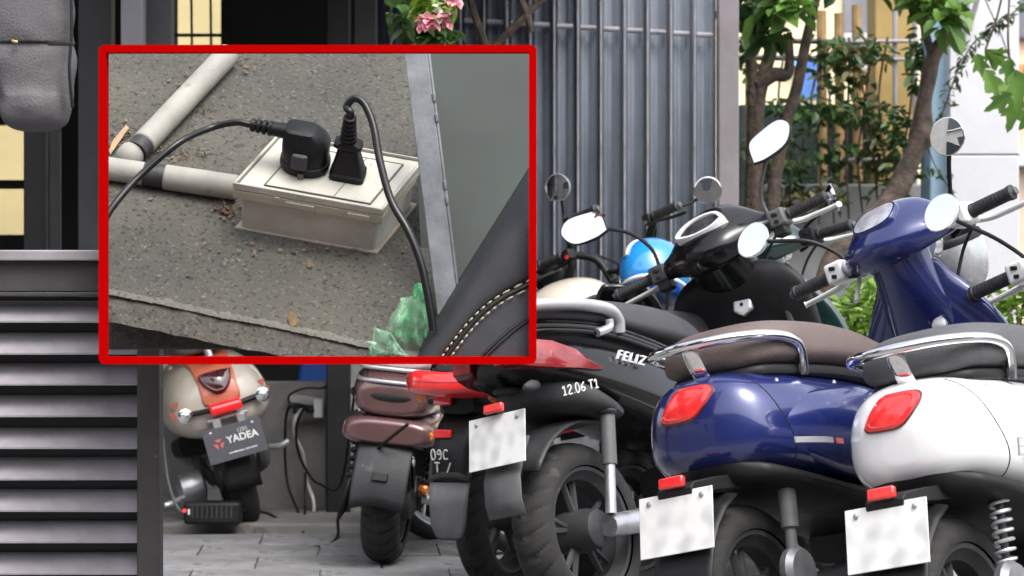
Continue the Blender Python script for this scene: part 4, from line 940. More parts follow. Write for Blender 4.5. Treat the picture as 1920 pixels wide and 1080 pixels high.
# ---------------------------------------------------------------- scooter with the wide red lamp
def redlamp():
    t = empty('scooter', mtx=pose(-.03, 7.75, 26, 1)); tag(t, 'black scooter with wide red tail lamp and grey marked mud flap', 'scooter', 'scooters parked in a row')
    wheel(t, (0, 0, .235), .235, .1, dgrey); wheel(t, (1.28, 0, .235), .235, .09, dgrey)
    sec = dense([(-.27, .05, .65, .60), (-.24, .1, .69, .59), (-.1, .13, .72, .6), (.1, .15, .72, .55), (.4, .15, .68, .48), (.6, .1, .62, .42)], 4)
    MB().loft([sring(x, hw, zt, zb, 3, 32) for x, hw, zt, zb in sec]).build('rear_body', blkgloss, t, sub=1)
    MB().loft([sring(x, hw, zt, zb, 3.2, 28) for x, hw, zt, zb in dense([(-.22, .05, .77, .72), (-.2, .11, .79, .71), (0, .14, .80, .7), (.3, .14, .78, .69), (.55, .11, .74, .68), (.62, .06, .72, .68)], 4)]).build('seat', seatblack, t, sub=1)
    lamp = dense([(-.168, -.225, .618, .02, .008), (-.16, -.24, .618, .03, .022), (-.12, -.275, .617, .042, .034), (-.06, -.298, .614, .048, .036), (0, -.305, .612, .05, .034), (.06, -.298, .614, .048, .036), (.12, -.275, .617, .042, .034), (.16, -.24, .618, .03, .022), (.168, -.225, .618, .02, .008)], 4)
    tl_ = MB().loft([yring(y, cx, cz, rx, rz, 3.2, 24, R(-14)) for y, cx, cz, rx, rz in lamp]).build('tail_lamp', redlens, t, smooth=50)
    MB().loft([yring(y, cx - .002, cz - .002, rx, .004, 3, 12, R(-14)) for y, cx, cz, rx, rz in lamp[3:-3]]).build('lamp_divider', darkred, tl_)
    MB().loft([sring(x, hw, zt, zb, 3, 20) for x, hw, zt, zb in ((-.26, .05, .58, .53), (-.2, .09, .6, .51), (0, .12, .6, .5))]).build('under_tail', blk, t)
    MB().box((-.275, .04, .565), (.014, .055, .02), rot('Y', 14)).build('reflector', redlens, t, bevel=.003)
    for s_ in (-1, 1): MB().lathe([(.012, 0), (.02, .02), (.012, .03)], (-.24, s_ * .11, .58), (-.9, s_ * .3, 0), 12).build('indicator', amber, t)
    MB().loft([[V((x, y, z)) for y in (-.055, -.03, 0, .03, .055)] for x, z in ((-.2, .55), (-.27, .50), (-.305, .44), (-.315, .36), (-.305, .3))], False, False).build('plate_arm', blk, t, solid=.008)
    MB().box((-.295, .03, .475), (.014, .055, .024), rot('Y', 8)).build('reflector', redlens, t, bevel=.003)
    fl_ = [[V((x, y * w_, z + .01 * math.cos(y * 30))) for y in (-.06, -.045, -.02, .02, .045, .06)] for x, z, w_ in ((-.285, .455, 1.0), (-.305, .41, 1.08), (-.315, .36, 1.1), (-.322, .345, 1.1))]
    MB().loft(fl_, False, False).build('rear_mudguard', dgrey, t, solid=.006)
    fl_ = [[V((x, y * w_, z)) for y in (-.06, -.045, -.02, .02, .045, .06)] for x, z, w_ in ((-.318, .34, 1.05), (-.328, .28, 1.0), (-.330, .22, .9), (-.327, .19, .7), (-.324, .18, .45))]
    MB().loft(fl_, False, False).build('mud_flap', mat('milky_grey_plastic', (.13, .13, .135), .4, var=.2, vs_=9, bump=.05), t, solid=.004)
    strokes('handwritten_mark', scrawl('09C') + [[(a + .35, b - 1.35) for a, b in p] for p in scrawl('T  /')], (-.327, .052, .405), (-.0, -1, .0), (-.1, 0, 1), .027, .0022, wpaint, t)
    MB().tube([(.4, -.09, .28), (0, -.09, .235)], .024, 8, 0).build('swingarm', dgrey, t)
    for s_ in (-1, 1): spring(t, (.05, s_ * .12, .54), (0, s_ * .12, .26), .022, .005, 7, silverpl, blk)
    MB().loft([sring(x, hw, zt, zb, 4, 20) for x, hw, zt, zb in ((.5, .12, .38, .28), (.75, .15, .34, .27), (1.05, .12, .4, .28))]).build('floorboard', blk, t)
    MB().loft([[V((xc - .06 * abs(s_) ** 2, hw * s_, z)) for s_ in [-1 + i / 5 for i in range(11)]] for z, xc, hw in ((.3, 1.05, .13), (.5, 1.06, .19), (.7, 1.03, .19), (.85, .99, .11), (.9, .97, .07))], False, False).build('leg_shield', blkgloss, t, solid=.03, sub=1)
redlamp()

# ---------------------------------------------------------------- cream and coral scooter in the shaded bay
def coral():
    t = empty('scooter', mtx=pose(-.975, 9.85, -14, 15)); tag(t, 'cream scooter with coral tail stripe and dark plate in the shaded bay', 'scooter')
    wheel(t, (0, 0, .2), .2, .1, dgrey, chev=False); wheel(t, (1.15, 0, .2), .2, .09, dgrey, chev=False)
    def hw_at(): pass
    sec = dense([(-.235, .05, .50, .43), (-.225, .10, .545, .40), (-.19, .15, .60, .375), (-.12, .182, .64, .36), (0, .195, .665, .355), (.15, .195, .675, .36), (.35, .17, .67, .37), (.5, .12, .64, .38)], 4)
    MB().loft([sring(x, hw, zt, zb, 2.4, 40, k=.14) for x, hw, zt, zb in sec]).build('rear_body', creamp, t, sub=1)
    # coral stripe laid proud of the shell over the middle of the tail
    rows = []
    for x, hw, zt, zb in sec:
        wmax = min(.075 + .12 * max(0, x + .235), hw * .96, .115); cz, hh = (zt + zb) / 2, (zt - zb) / 2
        row = []
        for i in range(25):
            y = wmax * (-1 + i / 12); s1 = max(0., 1 - abs(y / hw) ** 2.4) ** (1 / 2.4)
            row.append(V((x - .004, y * (1 - .14 * s1), cz + hh * s1 + .0035)))
        rows.append(row)
    lowrow = [V((sec[0][0] - .006, p.y * .9, p.z - .05)) for p in rows[0]]
    MB().loft([lowrow] + rows, False, False).build('tail_stripe', orangep, t, solid=.003)
    # lamp
    c = V((-.222, 0, .565)); nn = V((-.86, 0, .5)).normalized(); sy = V((0, 1, 0)); uu = V((.5, 0, .86))
    ol = catmull([V((a, b, 0)) for a, b in ((-.055, .03), (0, .036), (.055, .03), (.045, -.01), (.02, -.04), (0, -.045), (-.02, -.04), (-.045, -.01), (-.055, .03))], 4)[:-1]
    P = lambda k, h: [c + sy * p.x * k + uu * p.y * k + nn * h for p in ol]
    lo = MB().loft([P(1.1, -.05), P(1.1, .012), P(1, .018)]).build('tail_lamp', darkred, t)
    MB().loft([P(.95, .018), P(.6, .026), P(.1, .03)]).build('lamp_lens', mat('smoky_red_lens', (.07, .02, .025), .1, coat=1, var=.3, vs_=20), lo)
    MB().tube([(-.16, 0, .72), (-.19, 0, .70), (-.2, 0, .655)], [.014, .014, .016], 10).build('rail_foot', alu, t)
    # emblem on each flank: three-armed mark
    for s_ in (-1, 1):
        e0 = V((-.166, s_ * .160, .49)); ex = V((.66, s_ * .75, 0)).normalized(); ez = V((0, 0, 1))
        mb = MB()
        for k in range(3):
            a = R(90 + 120 * k)
            tri = [(math.cos(a + da) * r_, math.sin(a + da) * r_) for da, r_ in ((-.5, .012), (-.62, .034), (.62, .034), (.5, .012))]
            n_ = V((-.75, s_ * .66, 0))
            mb.prism([e0 + ex * p * 1.0 + ez * q * 1.25 - n_ * .012 for p, q in tri], n_ * .018)
        mb.build('flank_emblem', orangep, t, smooth=0)
    # lamp bar, indicators, plate
    MB().tube([(-.235, -.125, .475), (-.265, 0, .470), (-.235, .125, .475)], .010, 8).build('indicator_bar', blk, t)
    MB().tube([(-.285, -.058, .472), (-.285, .058, .472)], .022, 12, 0).build('stop_lamp', mat('lit_red_lens', (.8, .015, .02), .25, coat=1, var=.1, emit=.25), t, bevel=.008)
    for s_ in (-1, 1):
        i_ = MB().lathe([(.012, -.03), (.023, -.01), (.026, .004), (.021, .006)], (-.245, s_ * .145, .475), (-1, 0, 0), 20).build('indicator', chrome, t)
        MB().lathe([(.021, .0045), (.012, .010), (.002, .012)], (-.245, s_ * .145, .475), (-1, 0, 0), 20).build('indicator_lens', clear, i_)
    MB().box((-.255, 0, .435), (.03, .15, .012)).build('plate_bracket', alu, t, bevel=.003)
    for s_ in (-1, 1): MB().box((-.27, s_ * .045, .42), (.012, .03, .03)).build('bracket_tab', silverpl, t, bevel=.003)
    dkp = mat('dark_plate', (.06, .062, .075), .4, var=.1)
    po, q = plate(t, (-.285, 0, .345), 10, .215, .125, dkp)
    fm = q @ frame_m((-.003, 0, 0), (0, -1, 0), (0, 0, 1))
    put_text('plate_lettering', 'YADEA', .036, fm @ M.Translation((.03, .008, 0)), mat('plate_white_print', (.75, .75, .74), .5), po, ext=.0006, bold=.0008)
    put_text('plate_lettering', '1205', .02, fm @ M.Translation((.035, .034, 0)), wpaint, po, ext=.0006)
    MB().box((0, 0, 0), (.105, .005, .0012)).xf(fm @ M.Translation((.02, -.038, 0))).build('plate_fine_print', mat('plate_fine_print', (.5, .5, .5), .5, var=.6, vs_=160), po)
    mb = MB()
    for k in range(3):
        a = R(90 + 120 * k)
        mb.prism([fm @ V((-.058 + math.cos(a + da) * r_, .004 + math.sin(a + da) * r_, 0)) for da, r_ in ((-.45, .007), (-.68, .021), (.68, .021), (.45, .007))], (fm.to_3x3() @ V((0, 0, .0012))))
    mb.build('plate_emblem', mat('plate_red_print', (.65, .13, .1), .5), po, smooth=0)
    # under parts
    MB().loft([[V((-.225 * math.sin(a), y, .2 + .225 * math.cos(a))) for y in (-.065, -.04, 0, .04, .065)] for a in [R(0 + 10 * k) for k in range(11)]], False, False).build('rear_mudguard', blk, t, solid=.006)
    MB().lathe([(.03, -.05), (.062, -.04), (.07, 0), (.062, .04), (.03, .055)], (.02, .16, .19), (0, 1, 0), 20).build('motor_cover', alu, t)
    MB().tube([(.0, .2, .17), (-.04, .25, .165), (-.05, .28, .165)], [.012, .011], 8).build('foot_peg', silverpl, t)
    MB().tube([(.0, -.12, .27), (-.05, -.18, .26), (-.06, -.22, .27)], [.012, .011], 8).build('foot_peg', silverpl, t)
    MB().tube([(.0, -.1, .2), (-.06, -.11, .23), (-.09, -.115, .29), (-.05, -.11, .33)], [.02, .028, .024, .02], 8).build('swingarm_cover', mgrey, t)
    MB().tube([(.1, .1, .28), (.02, .14, .1), (.0, .15, .02)], .010, 8).build('side_stand', dgrey, t)
    MB().tube([(.3, .09, .26), (0, .08, .2)], .022, 8, 0).build('swingarm', dgrey, t)
    MB().loft([sring(x, hw, zt, zb, 3.2, 28) for x, hw, zt, zb in dense([(-.14, .06, .72, .68), (-.1, .11, .75, .67), (.1, .14, .76, .67), (.4, .12, .74, .66), (.5, .06, .70, .67)], 4)]).build('seat', seatbrown, t, sub=1)
    MB().loft([sring(x, hw, zt, zb, 4, 20) for x, hw, zt, zb in ((.4, .13, .36, .26), (.65, .15, .33, .25), (.95, .13, .36, .26))]).build('floorboard', blk, t)
    MB().loft([[V((xc - .06 * abs(s_) ** 2, hw * s_, z)) for s_ in [-1 + i / 5 for i in range(11)]] for z, xc, hw in ((.28, .95, .13), (.5, .98, .19), (.7, .95, .19), (.85, .9, .1), (.92, .88, .06))], False, False).build('leg_shield', creamp, t, solid=.03, sub=1)
coral()

# ---------------------------------------------------------------- cream moped with black bars, and the black bike beside it
def moped(label, m, body_m, full=True):
    t = empty('moped', mtx=m); tag(t, label, 'moped', 'mopeds behind the scooters')
    wheel(t, (0, 0, .27), .27, .07, alu, chev=False); wheel(t, (1.15, 0, .27), .27, .065, alu, chev=False)
    hb = M.Translation((.85, 0, .95)) @ M.Rotation(R(-4), 4, 'Z') @ M.Rotation(R(-8), 4, 'X') @ M.Translation((-.85, 0, -.95))
    MB().loft([sring(x, hw, zt, zb, 2.4, 32) for x, hw, zt, zb in dense([(.28, .04, .78, .70), (.32, .1, .86, .66), (.42, .14, .915, .64), (.54, .145, .93, .64), (.65, .12, .89, .66), (.73, .06, .80, .68)], 4)]).build('tank_body', body_m, t, sub=1)
    MB().tube([(.28, -.11, .77), (.4, -.149, .83), (.55, -.153, .84), (.66, -.128, .80), (.74, -.07, .74)], .009, 8).build('tank_trim', blk, t)
    MB().loft([sring(x, hw, zt, zb, 3, 24) for x, hw, zt, zb in dense([(-.2, .05, .74, .7), (-.15, .1, .77, .69), (.1, .12, .77, .68), (.32, .1, .75, .67)], 4)]).build('seat', seatblack, t, sub=1)
    for s_ in (-1, 1):
        MB().tube([(0, s_ * .06, .27), (.25, s_ * .07, .4), (.5, s_ * .06, .52), (.78, s_ * .03, .72)], .018, 8).build('frame_tube', blk, t)
        MB().tube([(1.15, s_ * .06, .27), (.98, s_ * .06, .62), (.88, s_ * .06, .86)], .018, 8).build('fork', blk, t)
    mg = [[V((1.15 + .3 * math.cos(a), y, .27 + .3 * math.sin(a) + .02 * (1 - (y / .06) ** 2))) for y in (-.06, -.04, 0, .04, .06)] for a in [R(20 + 13 * k) for k in range(11)]]
    MB().loft(mg, False, False).build('front_mudguard', body_m, t, solid=.006)
    mg = [[V((.31 * math.cos(a), y, .27 + .31 * math.sin(a) + .02 * (1 - (y / .06) ** 2))) for y in (-.06, -.04, 0, .04, .06)] for a in [R(40 + 13 * k) for k in range(11)]]
    MB().loft(mg, False, False).build('rear_mudguard', body_m, t, solid=.006)
    # high black bars with a brace
    bp = [(.80, -.22, 1.09), (.83, -.2, 1.085), (.87, -.13, 1.04), (.88, -.09, .94), (.875, -.05, .90), (.875, 0, .895)]
    MB().tube(bp + [(x, -y, z) for x, y, z in bp[-2::-1]], .0145, 10, 6).xf(hb).build('handlebar', blk, t)
    MB().tube([(.875, -.1, .985), (.86, 0, .965), (.875, .1, .985)], .009, 8, 5).xf(hb).build('brace', blk, t)
    hl = MB().lathe([(.02, -.06), (.062, -.055), (.07, -.02), (.068, .01), (.05, .04), (.02, .056)], (.90, 0, .955), (-.25, 0, 1), 28).xf(hb).build('headlamp_shell', blk, t)
    MB().tube([(.845, -.07, .945), (.83, -.03, .94), (.83, .03, .94), (.845, .07, .945)], .006, 8, 5).xf(hb).build('lamp_ring', mgrey, hl)
    for s_ in (-1, 1):
        grip(t, hb, s_ * .225, s_ * .345, .80, 1.09, alu, False)
        b_ = MB().box((.805, s_ * .2, 1.085), (.045, .035, .04)).xf(hb).build('switch_box', blk, t, bevel=.006)
        MB().lathe([(.008, 0), (.008, .006)], (.785, s_ * .195, 1.075), (-1, 0, 0), 10).xf(hb).build('button', redlens if s_ > 0 else mgrey, b_)
        MB().tube([(.83, s_ * .2, 1.08), (.86, s_ * .26, 1.075), (.855, s_ * .33, 1.07)], .006, 8).xf(hb).build('brake_lever', blk, t)
        MB().tube([(.83, s_ * .19, 1.08), (.9, s_ * .14, 1.06), (.93, s_ * .05, .98), (.92, 0, .9)], .005, 6).xf(hb).build('cable', blk, t)
    return t, hb
t1, hb1 = moped('cream moped with high black handlebars behind the black scooter', pose(.02, 8.9, 38, 10), creamp)
t2, hb2 = moped('black moped with oval mirror, half hidden by the red frame', pose(-.255, 9.35, 38, 10), blk)
ovl = ((-.05, -.02), (-.04, .03), (0, .052), (.035, .04), (.048, 0), (.03, -.035), (-.01, -.046))
disc_mirror(t1, hb1, (.985, -.35, 1.145), V((-.75, -.6, -.12)), .048, chrome, [V((.83, -.19, 1.09)), V((.88, -.22, 1.11)), V((.95, -.29, 1.12))], blk)
shaped_mirror(t2, hb2, (.80, -.19, 1.225), V((-.85, -.35, -.05)), (0, -1, .3), (0, 0, 1), ovl, silverpl, [V((.83, -.155, 1.09)), V((.84, -.15, 1.13)), V((.83, -.165, 1.17))], blk)

# helmets
def helmet_shell(mb_rings): return MB().loft(mb_rings)
hc = at(1228, 512, 8.75); he = empty('helmet', hc); tag(he, 'sky blue helmet with white stripe beside the black handlebar', 'helmet')
def hring(z, rx, ry, k=1., cut=0, dx=0): return [V((dx + rx * k * math.cos(a), ry * k * math.sin(a), z)) for a in [2 * math.pi * i / 32 for i in range(32)]]
prof = [(-.075, .095, .115), (-.05, .108, .128), (-.015, .112, .132), (.03, .108, .126), (.07, .088, .104), (.098, .058, .068), (.112, .025, .03), (.115, .004, .005)]
q = M.Rotation(R(-38), 4, 'Z') @ M.Rotation(R(-22), 4, 'X') @ M.Rotation(R(-16), 4, 'Y')
blue_h = mat('sky_blue_gloss', (.02, .24, .62), .18, coat=1, var=.06)
MB().loft([hring(*p) for p in dense(prof, 3)]).xf(q).build('shell', blue_h, he)
MB().loft([hring(z, rx + .002, ry + .002) for z, rx, ry in dense([(-.112, .075, .09), (-.1, .092, .11), (-.072, .1, .119)], 3)]).xf(q).build('lower_shell', mat('deep_blue_gloss', (.01, .07, .3), .2, coat=1), he)
MB().loft([hring(z, rx + .0035, ry + .0035) for z, rx, ry in ((-.074, .0955, .1155), (-.062, .1025, .1225))], False).xf(q).build('rim_band', whitepl, he, solid=.003)
for off in (-.032,):
    rows = []
    for i in range(25):
        a = R(-30 + 200 * i / 24)
        rows.append([V((off + w_, .1335 * math.cos(a) * math.sqrt(max(.05, 1 - ((off + w_) / .115) ** 2)), -.0 + .1175 * math.sin(a) * math.sqrt(max(.05, 1 - ((off + w_) / .125) ** 2)))) for w_ in (-.009, 0, .009)])
    MB().loft(rows, False, False).xf(q).build('white_stripe', whitepl, he, solid=.006)
MB().tube([V((.08, -.06, -.09)), V((.05, -.02, -.16)), V((-.04, .0, -.19)), V((-.09, .02, -.1))], .007, 6, 5, flat=.4).xf(q).build('chin_strap', blk, he)

hc = at(1792, 486, 6.75); he = empty('helmet', hc); tag(he, 'upturned grey open helmet with black lining hung on the blue scooter', 'helmet')
q = M.Rotation(R(-35), 4, 'Z') @ M.Rotation(R(-14), 4, 'Y') @ M.Rotation(R(14), 4, 'X')
MB().loft([hring(*p) for p in dense([(-.085, .012, .014), (-.08, .04, .045), (-.06, .062, .07), (-.02, .076, .086), (.02, .08, .09), (.05, .078, .088)], 3)], False).xf(q).build('shell', mat('clear_grey_shell', (.35, .36, .37), .25, .2, coat=1, var=.15, vs_=14), he, solid=.004)
MB().loft([hring(*p) for p in dense([(-.066, .008, .01), (-.062, .04, .045), (-.04, .058, .066), (0, .069, .079), (.054, .073, .083), (.06, .079, .089), (.052, .082, .092), (.04, .0815, .0915)], 3)], False).xf(q).build('lining', blk, he)
MB().box(V((-.045, -.068, -.02)), (.03, .004, .012), rot('Z', 40)).xf(q).build('sticker', mat('teal_sticker', (.1, .4, .35), .4), he)

# ================================================================ charger, socket and cables in the bay
ch = empty('battery_charger', at(400, 998, 9.62)); ch.location.z = .027; tag(ch, 'black ribbed battery charger on the floor by the coral scooter', 'charger')
MB().box((0, 0, .045), (.205, .1, .08)).build('case', blk, ch, bevel=.012, bseg=3)
for i in range(9): MB().box((-.07 + .0175 * i, -.051, .05), (.006, .004, .045)).build('cooling_fin', dgrey, ch, bevel=.001)
MB().lathe([(.006, 0), (.006, .003)], (-.098, -.05, .055), (0, -1, 0), 10).build('indicator_light', mat('red_led', (.9, .02, .02), .3, emit=3), ch)
MB().box((-.082, -.0515, .05), (.008, .003, .02)).build('switch', whitepl, ch, bevel=.001)
sk = empty('wall_socket', at(592, 765, 10.3)); tag(sk, 'white wall socket with black plugs on the low grey wall', 'socket')
MB().box((.012, -.005, 0), (.036, .07, .075)).build('socket_box', whitepl, sk, bevel=.005)
MB().box((-.05, .02, .03), (.11, .04, .035), rot('Y', 8)).build('adapter', mat('dull_white_plastic', (.42, .41, .39), .5), sk, bevel=.006)
for dx, dz in ((-.02, -.005), (-.045, .002), (-.07, -.01)): MB().box((dx, -.035, dz), (.026, .05, .024), rot('Z', 12)).build('plug', blk, sk, bevel=.006)
def cable(label, pts, r, m, name='cable'):
    return tag(MB().tube([at(*p) for p in pts], r, 8, 7).build(name, m), label, 'cable', 'charging cables in the bay')
wcab = mat('white_cable', (.55, .54, .5), .5)
cable('white cable hanging from the wall socket to the floor', [(566, 768, 10.22), (553, 785, 10.2), (552, 815, 10.22), (568, 850, 10.24), (575, 900, 10.26), (588, 940, 10.2), (587, 978, 10.2)], .007, wcab)
cable('black cable looping from the wall socket down to the charger', [(575, 762, 10.2), (545, 760, 10.15), (535, 800, 10.2), (538, 900, 10.24), (562, 972, 10.1), (540, 982, 9.95), (500, 962, 9.9), (455, 955, 9.65)], .0055, blk)
cable('black cable hanging beside the white cable and crossing behind the post', [(572, 760, 10.18), (556, 800, 10.2), (560, 850, 10.22), (580, 890, 10.24), (600, 908, 10.2), (640, 905, 10.0), (668, 720, 9.6), (690, 690, 9.2)], .005, blk)
cable('black cable trailing over the floor towards the rose brown scooter', [(573, 885, 10.2), (572, 960, 10.1), (570, 1005, 9.6), (598, 1026, 9.1), (632, 1008, 9.35), (634, 970, 9.45), (650, 920, 8.95), (700, 850, 8.42), (765, 795, 8.3)], .0055, blk)
cable('thin black cable looping above the wall socket', [(545, 760, 10.2), (542, 742, 10.2), (570, 728, 10.2), (600, 728, 10.2), (612, 726, 10.22)], .0045, blk)
cable('thin grey cable hanging at the left of the coral scooter', [(306, 820, 9.7), (315, 900, 9.65), (332, 950, 9.6), (345, 962, 9.6)], .005, mgrey)
tag(MB().box(at(596, 700, 11.2), (.16, .12, .2), rot('Y', 10)).build('blue_crate', mat('blue_plastic', (.03, .1, .4), .4), bevel=.02), 'blue plastic container glimpsed above the low wall', 'container')

# ================================================================ red frame fixed to the gate, with the outlet close-up built inside it
YF = 5.385
redm = mat('red_frame_paint', (.36, .0, .0), .9, var=.02, spec=.02)
fr = empty('red_frame', (at(595, 0, YF).x, YF, at(0, 690, YF).z)); tag(fr, 'red rectangular frame around the outlet box on the stone slab', 'frame')
fo = fr.location
def fbar(px0, py0, px1, py1):
    a, b = at(px0, py0, YF), at(px1, py1, YF)
    return MB().box(((a.x + b.x) / 2 - fo.x, 0, (a.z + b.z) / 2 - fo.z), (abs(a.x - b.x), .03, abs(a.z - b.z)))
# one mitred rounded loop cut into four bars
def rr(x0, y0, x1, y1, r, n=6):
    out = []
    for cx, cy, a0 in ((x1 - r, y0 + r, -90), (x1 - r, y1 - r, 0), (x0 + r, y1 - r, 90), (x0 + r, y0 + r, 180)):
        for k in range(n + 1): a = R(a0 + 90 * k / n); out.append((cx + r * math.cos(a), cy + r * math.sin(a)))
    return out
oo, ii = rr(185, 84, 1006, 683, 12), rr(199, 98, 992, 669, 1.5)
N = len(oo); cut = [3, 10, 17, 24]
for k in range(4):
    idx = list(range(cut[k], cut[(k + 1) % 4] + 1)) if k < 3 else list(range(24, N)) + list(range(0, 4))
    A = [at(*oo[i], YF) - fo for i in idx]; B = [at(*ii[i], YF) - fo for i in idx]
    vs_ = []; fs = []
    for a, b in zip(A, B): vs_ += [a, b, b + V((0, .035, 0)), a + V((0, .035, 0))]
    for i in range(len(idx) - 1):
        for j in range(4): fs.append((4 * i + j, 4 * i + (j + 1) % 4, 4 * i + 4 + (j + 1) % 4, 4 * i + 4 + j))
    fs += [(3, 2, 1, 0), tuple(4 * (len(idx) - 1) + j for j in range(4))]
    MB().add(vs_, fs).build('frame_bar', redm, fr, smooth=30)
for px, py in ((192, 520), (192, 640)):
    MB().tube([at(px, py, YF + .03) - fo, at(px, py, YG - .02) - fo], .006, 8, 0).build('bracket', steel_dark, fr)

# stone slab: plane through three points
PA, PB, PC = at(199, 545, 5.53), at(800, 668, 5.48), at(500, 98, 6.18)
SN = (PB - PA).cross(PC - PA).normalized()
if SN.z < 0: SN = -SN
CAMP = V((0, 0, CH))
def on(px, py, h=0.):
    """point of the slab's top face seen through the pixel, then lifted h along the slab normal"""
    d = at(px, py, 1) - CAMP; t = (PA + SN * h - CAMP).dot(SN) / d.dot(SN); return CAMP + d * t
granite = speckle('granite', (.066, .065, .057), (.03, .029, .026), (.125, .122, .108), 95, .55)
granite_d = speckle('granite_dark', (.05, .049, .046), (.03, .03, .028), (.075, .073, .068), 120, .55)
edge_pts = [(190, 545), (300, 566), (400, 588), (500, 606), (600, 628), (700, 650), (760, 664), (845, 668)]
sl = empty('stone_slab', PA); tag(sl, 'rough grey stone slab inside the red frame', 'slab')
nx, ny = 90, 60; vs_, fs = [], []
def edge_y(px):
    for (a, b), (c, d) in zip(edge_pts, edge_pts[1:]):
        if px <= c: return b + (d - b) * (px - a) / (c - a)
    return 668
for j in range(ny + 1):
    for i in range(nx + 1):
        px = 191 + (845 - 191) * i / nx; ye = edge_y(px); py = 90 + (ye - 90) * j / ny
        p = on(px, py); p += SN * (.0025 * mnoise.noise(p * 30) + .0012 * mnoise.noise(p * 110))
        vs_.append(p - PA)
for j in range(ny):
    for i in range(nx): a = j * (nx + 1) + i; fs.append((a, a + 1, a + nx + 2, a + nx + 1))
DN = V((0, -.45, -1)).normalized(); th_ = .066
k0 = len(vs_)
for m_ in range(1, 9):
    for i in range(nx + 1):
        p = vs_[ny * (nx + 1) + i] + PA
        q = p + DN * th_ * m_ / 8 + V((0, -.0, 0)); q += V((0, -1, .2)) * (.004 * mnoise.noise(q * 35) + .0015 * mnoise.noise(q * 120))
        if m_ == 8: q += DN * .002 * mnoise.noise(V((q.x * 25, 3, 1)))
        q.z = max(q.z, at(0, 675, q.y).z)
        vs_.append(q - PA)
for m_ in range(8):
    for i in range(nx):
        a = (ny * (nx + 1) + i) if m_ == 0 else k0 + (m_ - 1) * (nx + 1) + i
        b = k0 + m_ * (nx + 1) + i; fs.append((a, a + 1, b + 1, b))
kb = len(vs_)
vs_ += [v - SN * .07 for v in (vs_[0], vs_[nx])]
MB().add(vs_, fs).build('slab_top', granite, sl, smooth=60)
# pale worn arris: chipped crumbs along the front edge
vs_, fs = [], []
for i in range(161):
    px = 196 + 640 * i / 160; ye = edge_y(px); q = V((px * .03, 1, 0)); wd = 6 + 9 * abs(mnoise.noise(q)) + 6 * mnoise.noise(q * 4)
    for k in range(3): vs_.append(on(px, ye + .5 - max(2, wd) * k / 2, .0038 - .0012 * (k == 2)) - PA)
    vs_.append(on(px, ye + .5, .0038) + V((0, -.003, -.004 - .004 * abs(mnoise.noise(q * 3)))) - PA)
for i in range(160):
    for a, b in ((0, 1), (1, 2), (3, 0)): fs.append((4 * i + a, 4 * i + b, 4 * i + 4 + b, 4 * i + 4 + a))
MB().add(vs_, fs).build('worn_edge', speckle('worn_granite', (.11, .107, .096), (.06, .058, .052), (.17, .165, .15), 130, .5), sl, smooth=60)
# rust stain: thin irregular patch
def patch(px, py, rx, ry, m, name, par, seed):
    pts = [on(px + rx * (1 + .35 * mnoise.noise(V((math.cos(a) * 1.5, math.sin(a) * 1.5, seed)))) * math.cos(a), py + ry * (1 + .35 * mnoise.noise(V((math.cos(a) * 1.5, math.sin(a) * 1.5, seed + 5)))) * math.sin(a), .0042) - PA for a in [2 * math.pi * i / 24 for i in range(24)]]
    return MB().add(pts, [list(range(24))]).build(name, m, par, smooth=0)
# lower block the slab rests on
lbk = MB(); ring = []
a, b, c, d = at(188, 600, 5.56), at(845, 740, 5.56), at(845, 690, 5.56), at(188, 690, 5.56)
lbk.loft([[at(189, 575, 5.545), at(850, 690, 5.545), at(850, 678, 5.53), at(189, 678, 5.53)], [at(189, 575, 5.545) + V((0, .2, 0)), at(850, 690, 5.545) + V((0, .2, 0)), at(850, 678, 5.53) + V((0, .2, 0)), at(189, 678, 5.53) + V((0, .2, 0))]])
lbk = MB().box(((at(189, 0, 5.55).x + at(800, 0, 5.55).x) / 2, 5.70, (at(0, 560, 5.55).z + at(0, 668, 5.55).z) / 2), (at(800, 0, 5.55).x - at(189, 0, 5.55).x, .2, at(0, 590, 5.55).z - at(0, 676, 5.55).z))
tag(lbk.build('stone_block', granite_d, bevel=.005), 'darker stone block under the front edge of the slab', 'block')

# conduit pipes
pvc = mat('dusty_pvc', (.27, .26, .23), .6, var=.12, vs_=9, bump=.08, bs=60, wear=((.2, .18, .15), 14, .62))
tape = mat('black_tape', (.02, .02, .022), .5, var=.3, vs_=30, bump=.2)
cd = empty('conduit_pipe', on(250, 320)); tag(cd, 'dusty cream plastic conduit pipes taped at a tee, beside the outlet box', 'pipe')
co = cd.location
def pipe(name, p0, p1, r, m, ends=0.):
    a, b = on(*p0, r) - co, on(*p1, r) - co
    return MB().tube([a, b], r, 20, 0).build(name, m, cd, bevel=ends, smooth=40)
pipe('pipe', (190, 314), (318, 333), .0255, pvc); pipe('pipe', (308, 331.5), (445, 352), .0275, pvc, .004)
pipe('pipe', (268, 270), (428, 101), .0275, pvc, .004)
pipe('tape_wrap', (270, 326), (312, 332), .0262, tape); pipe('tape_wrap', (255, 285), (282, 255), .0262, tape)
c = on(243, 293, .02) - co
MB().lathe([(.02, -.03), (.029, -.012), (.0295, .006), (.024, .02), (.012, .027), (.002, .029)], c, (on(260, 275, .02) - co - c) * -1, 20).build('tee_socket', pvc, cd)

